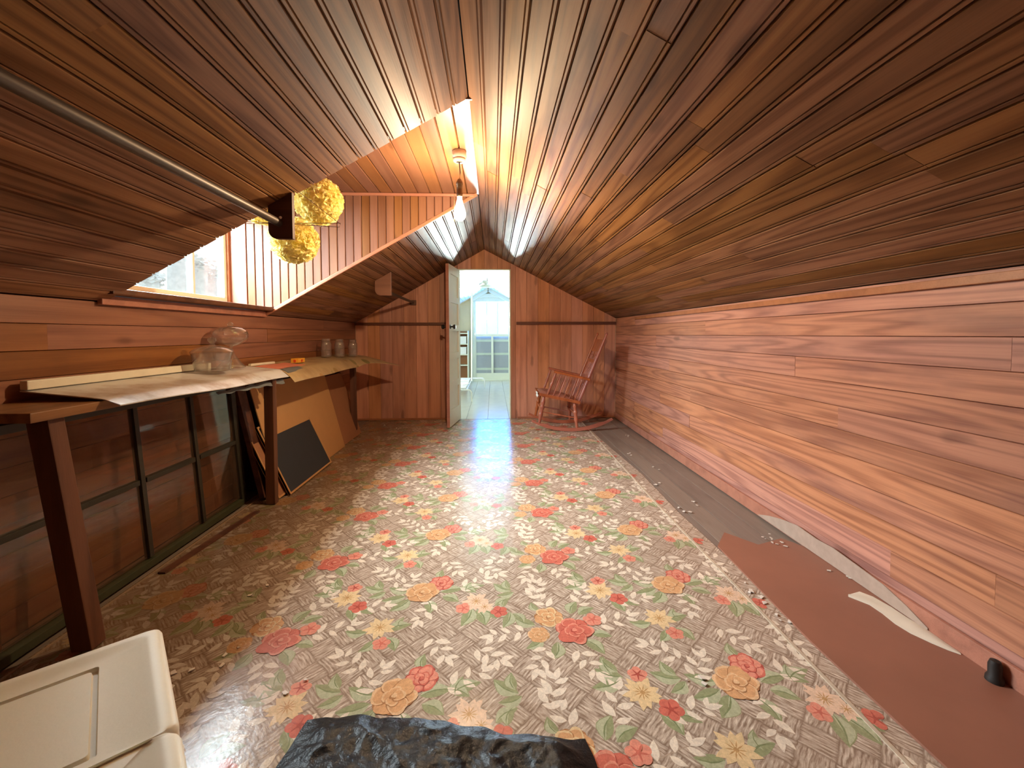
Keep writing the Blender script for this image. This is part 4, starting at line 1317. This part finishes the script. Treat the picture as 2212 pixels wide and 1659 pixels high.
MB().lathe([(.096, .201), (.090, .222), (.065, .243), (.03, .253), (.012, .256), (.018, .268), (.01, .278), (0, .280)], 26, X).obj('lid', M['glass'], gc, smooth=True)

jarpos = [(-1.60, 4.16, 'glass jar nearest the glass dish in the row on the floral oilcloth'), (-1.545, 4.36, 'middle glass jar in the row on the floral oilcloth'), (-1.48, 4.57, 'glass jar at the oilcloth end nearest the gable wall')]
for i, (x_, y_, lab) in enumerate(jarpos):
    zz_ = zB(x_ - .035, y_) + .001
    t = thing('glass_jar', (x_, y_, zz_), lab, 'jar', 'glass jars on the floral oilcloth')
    X = Matrix.Translation((x_, y_, zz_))
    MB().lathe([(0, .003), (.040, .0), (.046, .006), (.047, .125), (.041, .148), (.037, .152), (.0345, .15), (.043, .12), (.042, .01), (0, .008)], 22, X).obj('body', M['glass'], t, smooth=True)
    MB().lathe([(.037, .153), (.039, .157), (.037, .161), (.039, .166), (.037, .171), (.038, .178), (.035, .179), (.0345, .153)], 22, X).obj('screw_rim', M['glass'], t, smooth=True)

# ------------------------------------------------------------------ old sash and boards stored under the benches
sw = thing('window_sash', (-1.62, 2.05, 0), 'old dark green window sash with dusty panes standing on edge under the nearer bench', 'window sash')
sx = lambda z_: -1.60 - .06 * z_ / .78
def sbar(nm, y0, z0, y1, z1, wA, d_=.032, mat_='sash_paint'):
    MB().bar((sx(z0), y0, z0), (sx(z1), y1, z1), d_ if abs(z1 - z0) > abs(y1 - y0) else wA, wA if abs(z1 - z0) > abs(y1 - y0) else d_, (0, 1, 0) if abs(z1 - z0) > abs(y1 - y0) else (1, 0, 0)).obj(nm, M[mat_], sw, bevel=.002)
ys_ = [1.29, 1.655, 2.02, 2.385, 2.75]
for y_ in (1.29, 2.75):
    sbar('stile', y_, .012, y_, .79, .045)
for y_ in ys_[1:-1]:
    sbar('muntin', y_, .05, y_, .76, .024, .028)
for y_ in range(4):
    sbar('muntin', ys_[y_] + .02, .405, ys_[y_ + 1] - .02, .405, .024, .028)
MB().bar((sx(.02), 1.315, .028), (sx(.02), 2.725, .028), .032, .05, (1, 0, 0)).obj('rail', plain('faded green sash paint', (.045, .050, .022), .45, noise_amt=.3), sw, bevel=.002)
MB().bar((sx(.77), 1.315, .765), (sx(.77), 2.725, .765), .032, .05, (1, 0, 0)).obj('rail', M['sash_paint'], sw, bevel=.002)
for i in range(4):
    for (za, zb2) in ((.05, .395), (.415, .745)):
        mb = MB()
        zc_ = (za + zb2) / 2
        mb.bar((sx(za), (ys_[i] + ys_[i + 1]) / 2, za), (sx(zb2), (ys_[i] + ys_[i + 1]) / 2, zb2), .34, .003, (1, 0, 0))
        mb.obj('pane', M['old_pane'], sw)

def lean(name, y0, y1, xb, xt, zt, th, mat_, lab, cat, frame=None):
    t = thing(name, ((xb + xt) / 2, (y0 + y1) / 2, 0), lab, cat)
    mb = MB()
    d = Vector((xt - xb, 0, zt)).normalized()
    nrm = Vector((d.z, 0, -d.x))
    def slab(a, b, s0, s1, off, t_):
        m2 = MB()
        P0 = Vector((xb, 0, .001 + th * .6))
        v = []
        for s_ in (s0, s1):
            for yy in (a, b):
                for o_ in (off, off + t_):
                    q = P0 + d * s_ + nrm * o_
                    v.append((q.x, yy, q.z))
        m2.add(v, [(0, 1, 3, 2), (4, 6, 7, 5), (0, 4, 5, 1), (2, 3, 7, 6), (0, 2, 6, 4), (1, 5, 7, 3)])
        return m2
    L_ = math.hypot(xt - xb, zt)
    slab(y0, y1, 0, L_, -th / 2, th).obj('panel', mat_, t)
    if frame:
        fwid = .012
        for (a, b, s0, s1) in ((y0, y1, 0, fwid), (y0, y1, L_ - fwid, L_), (y0, y0 + fwid, fwid, L_ - fwid), (y1 - fwid, y1, fwid, L_ - fwid)):
            slab(a, b, s0, s1, -th / 2 - .002, th + .006).obj('frame_strip', frame, t)
    return t
lean('chalkboard', 2.875, 3.60, -1.365, -1.575, .455, .012, M['slate'], 'black chalkboard in a thin wooden frame leaning under the farther bench', 'chalkboard', M['cardboard'])
lean('picture_frame', 2.80, 3.42, -1.405, -1.60, .43, .014, M['brownboard'], 'brown board with orange edge leaning behind the chalkboard', 'board', M['cardboard'])
lean('cardboard_sheet', 2.90, 4.14, -1.435, -1.625, .73, .006, M['cardboard'], 'large tan cardboard sheet leaning under the farther bench behind the chalkboard', 'cardboard')
lean('fibreboard_sheet', 4.02, 4.70, -1.45, -1.66, .66, .008, M['brownboard'], 'brown fibreboard sheet leaning at the far end of the benches', 'board')
lean('plywood_sheet', 2.79, 2.88, -1.50, -1.66, .74, .03, M['dark_wood'], 'narrow dark board leaning between the sash and the cardboard', 'board')
o = MB().bar((-1.50, 1.95, .006), (-1.44, 2.62, .006), .035, .01, (0, 0, 1)).obj('loose_lath', M['dark_wood'], None)
tag(o, 'dark lath lying on the floor in front of the window sash', 'lath')

# ------------------------------------------------------------------ rocking chair
rc = thing('rocking_chair', (.90, 4.86, 0), 'cherry brown wooden rocking chair in the corner by the right wall', 'chair')
yn_, yf_ = 4.645, 5.075
CW = M['chair']
def turned(a, b, r, name, beads=(.2, .5, .8), amp=.45, mat=CW):
    a, b = Vector(a), Vector(b)
    pts, rs = [], []
    N = 18
    for i in range(N + 1):
        t = i / N
        rr = r * (.72 + .28 * math.sin(PI * t))
        for q in beads:
            rr += r * amp * math.exp(-((t - q) / .035) ** 2)
        pts.append(a + (b - a) * t)
        rs.append(rr)
    return MB().tube(pts, rs, 10).obj(name, mat, rc, smooth=True)
for yy in (yn_, yf_):
    # rocker: arc board
    Rr, xc, n_ = .93, .865, 20
    v = []
    for i in range(n_ + 1):
        a = -.50 + 1.02 * i / n_
        hgt = .036 if 2 < i < n_ - 2 else .022
        for (rr, w_) in ((Rr, -.013), (Rr, .013), (Rr - hgt, .013), (Rr - hgt, -.013)):
            v.append((xc + rr * math.sin(a), yy + w_, Rr + .004 - rr * math.cos(a)))
    f = [(4 * i + k_, 4 * i + (k_ + 1) % 4, 4 * (i + 1) + (k_ + 1) % 4, 4 * (i + 1) + k_) for i in range(n_) for k_ in range(4)] + [(0, 1, 2, 3), (4 * n_ + 3, 4 * n_ + 2, 4 * n_ + 1, 4 * n_)]
    mb = MB(); mb.add(v, f)
    mb.obj('rocker', M['rocker'], rc)
    s_ = .02 if yy == yn_ else -.02
    turned((.505, yy, .10), (.565, yy + s_, .405), .019, 'leg', (.3, .55, .75))
    turned((.925, yy, .032), (.900, yy + s_, .325), .019, 'leg', (.35, .6, .85))
    # back post and arm
    pb, ptp = Vector((.945, yy + s_, .315)), Vector((1.262, yy + s_ * .3, 1.095))
    MB().tube([pb, pb.lerp(ptp, .3), pb.lerp(ptp, .9), pb.lerp(ptp, .955), pb.lerp(ptp, .975), ptp], [.015, .019, .014, .010, .016, .006], 10).obj('back_post', CW, rc, smooth=True)
    aB = pb.lerp(ptp, .34)
    aF = Vector((.665, yy - s_ * .6, .672))
    def armf(u, v_):
        q = aF.lerp(Vector((aB.x + .01, yy, aB.z)), u)
        wd_ = .030 - .008 * u if u > .12 else .024 + .05 * u
        return (q.x, q.y + (v_ - .5) * 2 * wd_, q.z + .010 - .006 * math.cos(v_ * PI * 2) * .5)
    MB().grid(armf, 14, 6, .022).obj('armrest', CW, rc, smooth=True)
    turned((.600, yy + s_, .405), (.692, yy - s_ * .3, .655), .013, 'arm_post', (.2, .5, .8))
    for i in range(5):
        t = .24 + .15 * i
        q = aF.lerp(aB, t)
        bx = .66 + (.90 - .66) * (i / 4) ** 1.0
        turned((bx, yy + s_, .415 - (bx - .55) * .22), (q.x, q.y, q.z - .005), .0055, 'spindle', (.5,), .6)
# seat
def seatf(u, v_):
    x_ = .505 + .455 * u
    rad = 1 - .10 * (abs(v_ - .5) * 2) ** 4 * (1 if u < .1 else 0)
    yy = yn_ - .015 + (yf_ - yn_ + .03) * v_
    z_ = .436 - .098 * u - .012 * math.sin(PI * u) * math.sin(PI * v_)
    return (x_ + .012 * math.sin(v_ * PI) * -1, yy, z_)
MB().grid(seatf, 12, 12, .032).obj('seat', CW, rc, smooth=True)
def padf(u, v_):
    x_ = .515 + .36 * u
    yy = yn_ + .02 + (yf_ - yn_ - .04) * v_
    e = min(1, 6 * min(u, 1 - u)) * min(1, 6 * min(v_, 1 - v_))
    return (x_, yy, .4345 - .098 * (x_ - .505) / .455 + .026 * e ** .5 + .004 * math.sin(9 * u + 5 * v_))
MB().grid(padf, 14, 14, .004).obj('seat_pad', M['seat_pad'], rc, smooth=True)
# back: crest, mid rail, spindles
pA, pB = Vector((.945, 0, .315)), Vector((1.262, 0, 1.095))
def rail(t0, t1, nm):
    def fn(u, v_):
        q = pA.lerp(pB, t0 + (t1 - t0) * v_)
        bow = .012 * math.sin(PI * u)
        return (q.x + bow, yn_ + .012 + (yf_ - yn_ - .024) * u, q.z)
    mb = MB()
    g = [[Vector(fn(i / 10, j / 3)) for j in range(4)] for i in range(11)]
    off = Vector((.014, 0, -.005))
    v = [p_ for row in g for p_ in row]
    N = len(v)
    v += [p_ + off for p_ in v]
    id_ = lambda i, j: i * 4 + j
    f = [(id_(i, j), id_(i + 1, j), id_(i + 1, j + 1), id_(i, j + 1)) for i in range(10) for j in range(3)]
    f += [tuple(N + k_ for k_ in reversed(q)) for q in list(f)]
    ed = [id_(i, 0) for i in range(11)] + [id_(10, j) for j in (1, 2, 3)] + [id_(i, 3) for i in range(9, -1, -1)] + [id_(0, j) for j in (2, 1)]
    f += [(ed[k_], ed[(k_ + 1) % len(ed)], N + ed[(k_ + 1) % len(ed)], N + ed[k_]) for k_ in range(len(ed))]
    mb.add(v, f)
    return mb.obj(nm, CW, rc, smooth=True)
rail(.72, .90, 'crest_rail')
rail(.56, .61, 'back_rail')
rail(.34, .38, 'back_rail')
for i in range(6):
    yy = yn_ + .06 + (yf_ - yn_ - .12) * i / 5
    q0, q1, q2, q3 = pA.lerp(pB, .03), pA.lerp(pB, .345), pA.lerp(pB, .375), pA.lerp(pB, .565)
    q4 = pA.lerp(pB, .605); q5 = pA.lerp(pB, .725)
    turned((q0.x, yy, q0.z + .01), (q1.x + .01, yy, q1.z), .006, 'spindle', (.5,), .5)
    turned((q2.x + .01, yy, q2.z), (q3.x + .01, yy, q3.z), .006, 'spindle', (.5,), .5)
    turned((q4.x + .01, yy, q4.z), (q5.x + .01, yy, q5.z), .006, 'spindle', (.5,), .5)
turned((.535, yn_ + .012, .25), (.535, yf_ - .012, .25), .010, 'stretcher', (.3, .5, .7))
turned((.912, yn_ + .012, .19), (.912, yf_ - .012, .19), .010, 'stretcher', (.3, .5, .7))
turned((.54, yn_ + .014, .22), (.905, yn_ + .014, .15), .008, 'stretcher', (.5,))
turned((.54, yf_ - .014, .22), (.905, yf_ - .014, .15), .008, 'stretcher', (.5,))
o = MB().grid(lambda u, v: (.488 - .006 * math.sin(v * 9), yn_ - .02 + .17 * u, .438 - .05 * v + .004 * math.sin(u * 12)), 10, 4, .004).obj('cloth_rag', M['rag'], None, smooth=True)
tag(o, 'white rag wrapped over the front corner of the rocking chair seat', 'rag')

# ------------------------------------------------------------------ right floor edge: hardboard, papers, debris
hb = MB()
hb.prism([(1.128, 2.06), (1.24, 2.20), (1.34, 2.06), (1.50, 2.12), (1.562, 2.02), (1.562, Y0 + .05), (1.16, Y0 + .05), (1.115, .9), (1.10, 1.4)], .0025, .010)
o = hb.obj('hardboard_sheet', M['masonite'], None)
tag(o, 'red brown hardboard sheet laid along the right wall beside the linoleum', 'board')
def ribbon(name, pts, th, mat_, lab, cat, z0=.0105, amp=.008):
    """Torn sheet: pts = list of (left x,y) (right x,y) pairs."""
    rows = []
    for i, (a, b) in enumerate(pts):
        row = []
        for k_ in range(5):
            t = k_ / 4
            x_ = a[0] + (b[0] - a[0]) * t; y_ = a[1] + (b[1] - a[1]) * t
            row.append((x_, y_, z0 + th + amp * (.5 + .5 * math.sin(i * 1.3 + t * 3)) * math.sin(PI * t)))
        rows.append(row)
    mb = MB()
    v = [p_ for r_ in rows for p_ in r_]
    N = len(v)
    v += [(a, b, c_ - th) for a, b, c_ in v]
    f = [(i * 5 + k_, i * 5 + k_ + 1, (i + 1) * 5 + k_ + 1, (i + 1) * 5 + k_) for i in range(len(pts) - 1) for k_ in range(4)]
    f += [tuple(N + q for q in reversed(g)) for g in list(f)]
    n1_ = len(pts)
    ed = [k_ for k_ in range(5)] + [i * 5 + 4 for i in range(1, n1_)] + [(n1_ - 1) * 5 + k_ for k_ in (3, 2, 1, 0)] + [i * 5 for i in range(n1_ - 2, 0, -1)]
    f += [(ed[(k_ + 1) % len(ed)], ed[k_], N + ed[k_], N + ed[(k_ + 1) % len(ed)]) for k_ in range(len(ed))]
    mb.add(v, f)
    o = mb.obj(name, mat_, None, smooth=True)
    return tag(o, lab, cat)
ribbon('torn_paper', [((1.436, 1.625), (1.440, 1.630)), ((1.475, 1.570), (1.51, 1.655)), ((1.478, 1.52), (1.535, 1.62)), ((1.472, 1.46), (1.548, 1.55)), ((1.480, 1.41), (1.550, 1.49)), ((1.505, 1.36), (1.558, 1.43)), ((1.528, 1.325), (1.555, 1.36)), ((1.548, 1.305), (1.556, 1.315))], .0012, M['paper'], 'torn white paper lying on the hardboard by the right wall', 'paper')
# torn plaster paper along the wall foot
mb = MB()
prof = [(2.40, .015), (2.30, .05), (2.2, .075), (2.08, .095), (1.95, .088), (1.85, .095), (1.72, .085), (1.60, .075), (1.50, .05), (1.42, .02)]
poly = [(y_, .012) for y_, _ in prof[::-1]] + prof
Xw = Matrix(((0, 0, 1, 0), (1, 0, 0, 0), (0, 1, 0, 0), (0, 0, 0, 1)))
mb.prism(poly, XR - .0235, XR - .0200, Xw)
o = mb.obj('torn_wallpaper', M['plaster'], None)
tag(o, 'torn strip of pale paper along the foot of the right wall', 'paper')
# black stub against the wall
X = Matrix.Translation((1.535, 1.20, .0105))
ds = thing('door_stop', (1.535, 1.20, .0105), 'small dark rounded stub standing at the foot of the right wall', 'doorstop')
MB().lathe([(0, 0), (.022, 0), (.021, .012), (.016, .02), (.0165, .05), (.012, .064), (0, .069)], 16, X).obj('stub', M['rubber'], ds, smooth=True)
# chips scattered on the floor
mb = MB()
rg = random.Random(5)
spots = [(1.18, 2.95), (1.3, 2.6), (1.16, 2.5), (1.42, 2.1), (1.45, 2.12), (1.44, 2.08), (1.07, 1.7), (1.08, 1.62), (1.09, 1.55), (1.085, 1.48), (1.3, 3.3), (1.2, 3.7), (-.9, 1.42), (-.6, 1.3), (-1.2, 1.45), (-1.0, 1.8), (.62, 1.25), (1.52, 1.76), (.3, 4.9), (1.45, 5.2), (1.4, 4.4), (-1.1, 4.9), (-1.3, 5.1), (-1.0, 1.35), (-.3, 3.0)]
for (x_, y_) in spots:
    for q in range(3):
        s_ = rg.uniform(.004, .013)
        z_ = .0065 if x_ < 1.1 or y_ > 2.15 else .0135
        X = Matrix.Translation((x_ + rg.uniform(-.03, .03), y_ + rg.uniform(-.05, .05), z_)) @ Matrix.Rotation(rg.uniform(0, 6), 4, 'Z') @ Matrix.Rotation(rg.uniform(-.2, .2), 4, 'X')
        mb.prism([(-s_, -s_ * .5), (s_ * .8, -s_ * .6), (s_, s_ * .3), (-s_ * .3, s_ * .7)], -.001, .001, X)
o = mb.obj('paint_chips', M['chip'], None)
tag(o, 'scattered paint chips and bits of litter on the floor', 'litter', None, 'stuff')

# ------------------------------------------------------------------ foreground: foam cooler and black plastic
cx = Vector((.655, -.755, 0)).normalized()          # along the visible right edge, towards the viewer
cy = Vector((-.86, -.51, 0)).normalized()
cy = (cy - cx * cy.dot(cx) * .75).normalized()
FH = .40
corner = Vector((-.785, 1.015, 0))
fc = thing('foam_cooler', corner + cx * .3 + cy * .25, 'white foam cooler box with a grooved lid at the near end of the benches', 'cooler')
def fp(a, b, z_):
    q = corner + cx * a + cy * b
    return (q.x, q.y, z_)
def rounded(a0, a1, b0, b1, r_, n_=6):
    pts = []
    for (ca, cb_, st0) in ((a1 - r_, b1 - r_, 0), (a0 + r_, b1 - r_, 1), (a0 + r_, b0 + r_, 2), (a1 - r_, b0 + r_, 3)):
        for k_ in range(n_ + 1):
            t = (st0 + k_ / n_) * PI / 2
            pts.append((ca + r_ * math.cos(t), cb_ + r_ * math.sin(t)))
    return pts
def loft(levels):
    """levels: list of (a0,a1,b0,b1,r,z)"""
    mb = MB()
    rings = [[fp(a, b, z_) for a, b in rounded(a0, a1, b0, b1, r_)] for (a0, a1, b0, b1, r_, z_) in levels]
    k_ = len(rings[0])
    v = [p_ for r_ in rings for p_ in r_]
    f = [(i * k_ + q, i * k_ + (q + 1) % k_, (i + 1) * k_ + (q + 1) % k_, (i + 1) * k_ + q) for i in range(len(rings) - 1) for q in range(k_)]
    f += [tuple(range(k_)), tuple((len(rings) - 1) * k_ + q for q in range(k_))]
    mb.add(v, f)
    return mb
LA, LB = .62, .46
loft([(.03, LA - .03, .03, LB - .03, .03, .003), (.012, LA - .012, .012, LB - .012, .03, FH - .06)]).obj('cooler_body', M['foam'], fc, smooth=True)
SEAM = .36
def lidhalf(a0, a1, p0, p1, rr, gi, go):
    # p0, p1: how much of the rim step runs along the two ends (0 at the seam)
    def lv(ins, z_, k=1.0):
        return (a0 + ins * p0 + .0004, a1 - ins * p1 - .0004, ins, LB - ins, rr * k, z_)
    g0, g1 = a0 + gi, a1 - go
    return loft([lv(0, FH - .058), lv(0, FH - .014), lv(.004, FH - .005), lv(.012, FH, .9), lv(.030, FH, .7), lv(.040, FH - .004, .6),
                 (g0, g1, .105, LB - .06, .006, FH - .004), (g0 + .002, g1 - .002, .107, LB - .062, .006, FH - .012), (g0 + .009, g1 - .009, .114, LB - .07, .006, FH - .012), (g0 + .011, g1 - .011, .116, LB - .072, .006, FH - .004)])
lidhalf(0, SEAM - .0012, 1, 0, .018, .075, .022).obj('lid', M['foam'], fc, smooth=True)
lidhalf(SEAM + .0012, LA, 0, 1, .018, .06, .075).obj('lid', M['foam'], fc, smooth=True)

def bagf(u, v):
    # far edge measured on the photo, near edge out of frame
    fx = -.52 + .765 * u
    fy = 1.168 - .035 * u - .085 * max(0, u - .5) * 1.6 + .010 * math.sin(u * 7)
    nx = -.33 + .62 * u
    ny = .62
    x_ = fx + (nx - fx) * v - .10 * math.sin(PI * v) * (1 - u)
    y_ = fy + (ny - fy) * v
    e = min(1, 9 * min(u, 1 - u)) * min(1, 10 * v + .12)
    p_ = Vector((x_ * 9, y_ * 9, 1.7))
    r_ = abs(noise.noise(p_)) * 1.2 + abs(noise.noise(p_ * 2.3)) * .6 + abs(noise.noise(p_ * 5.1)) * .28
    z_ = .008 + e * (.026 - .014 * r_ + .010 * noise.noise(Vector((x_ * 4, y_ * 4, 5))))
    return (x_ + .01 * noise.noise(p_ * 1.7), y_ + .010 * noise.noise(p_ * 1.9 + Vector((9, 0, 0))), max(.006, z_))
o = MB().grid(bagf, 120, 90, .003).obj('plastic_bag', M['black_plastic'], None, smooth=True)
tag(o, 'crumpled black plastic bag lying flat on the linoleum at the near edge', 'bag')

# ------------------------------------------------------------------ outside the dormer window
gd_ = MB().box((-7, 3, -3.05), (9, 14, .1)).obj('ground', plain('pale dry lawn', (.30, .34, .24), .9, noise_amt=.3, nscale=3))
gd_['kind'] = 'structure'
for i, (x_, y_, r_, top, lab) in enumerate(((-5.0, 6.45, .13, 1.9, 'slender tree outside the dormer window, first from the slope edge'), (-5.0, 7.05, .17, 2.35, 'slender tree outside the dormer window, second from the slope edge'), (-5.0, 7.5, .15, 2.25, 'slender tree outside the dormer window, third from the slope edge'), (-5.1, 7.98, .10, 2.15, 'slender tree outside the dormer window, nearest the dormer cheek'))):
    t = thing('garden_tree', (x_, y_, -3), lab, 'tree', 'trees outside the dormer window')
    MB().tube([(x_, y_, -3), (x_ + .05, y_, -.5), (x_ - .02, y_ + .02, 1.2), (x_, y_ + .03, top)], [r_ * 1.3, r_, r_ * .95, r_ * .9], 10).obj('trunk', M['bark'], t, smooth=True)
    mb = MB()
    rg = random.Random(i)
    for q in range(150):
        c_ = Vector((x_ + rg.gauss(0, .10), y_ + rg.uniform(-.17, .17), top + rg.gauss(.02, .08)))
        X = Matrix.Translation(c_) @ Matrix.Rotation(rg.uniform(0, 6), 4, 'Z') @ Matrix.Rotation(rg.uniform(0, 3), 4, 'X')
        mb.add([(-.05, 0, 0), (0, -.03, 0), (.05, 0, .01), (0, .03, 0)], [(0, 1, 2, 3)], 0, X)
    o = mb.obj('foliage', M['leafage'], t)
    o['kind'] = 'stuff'
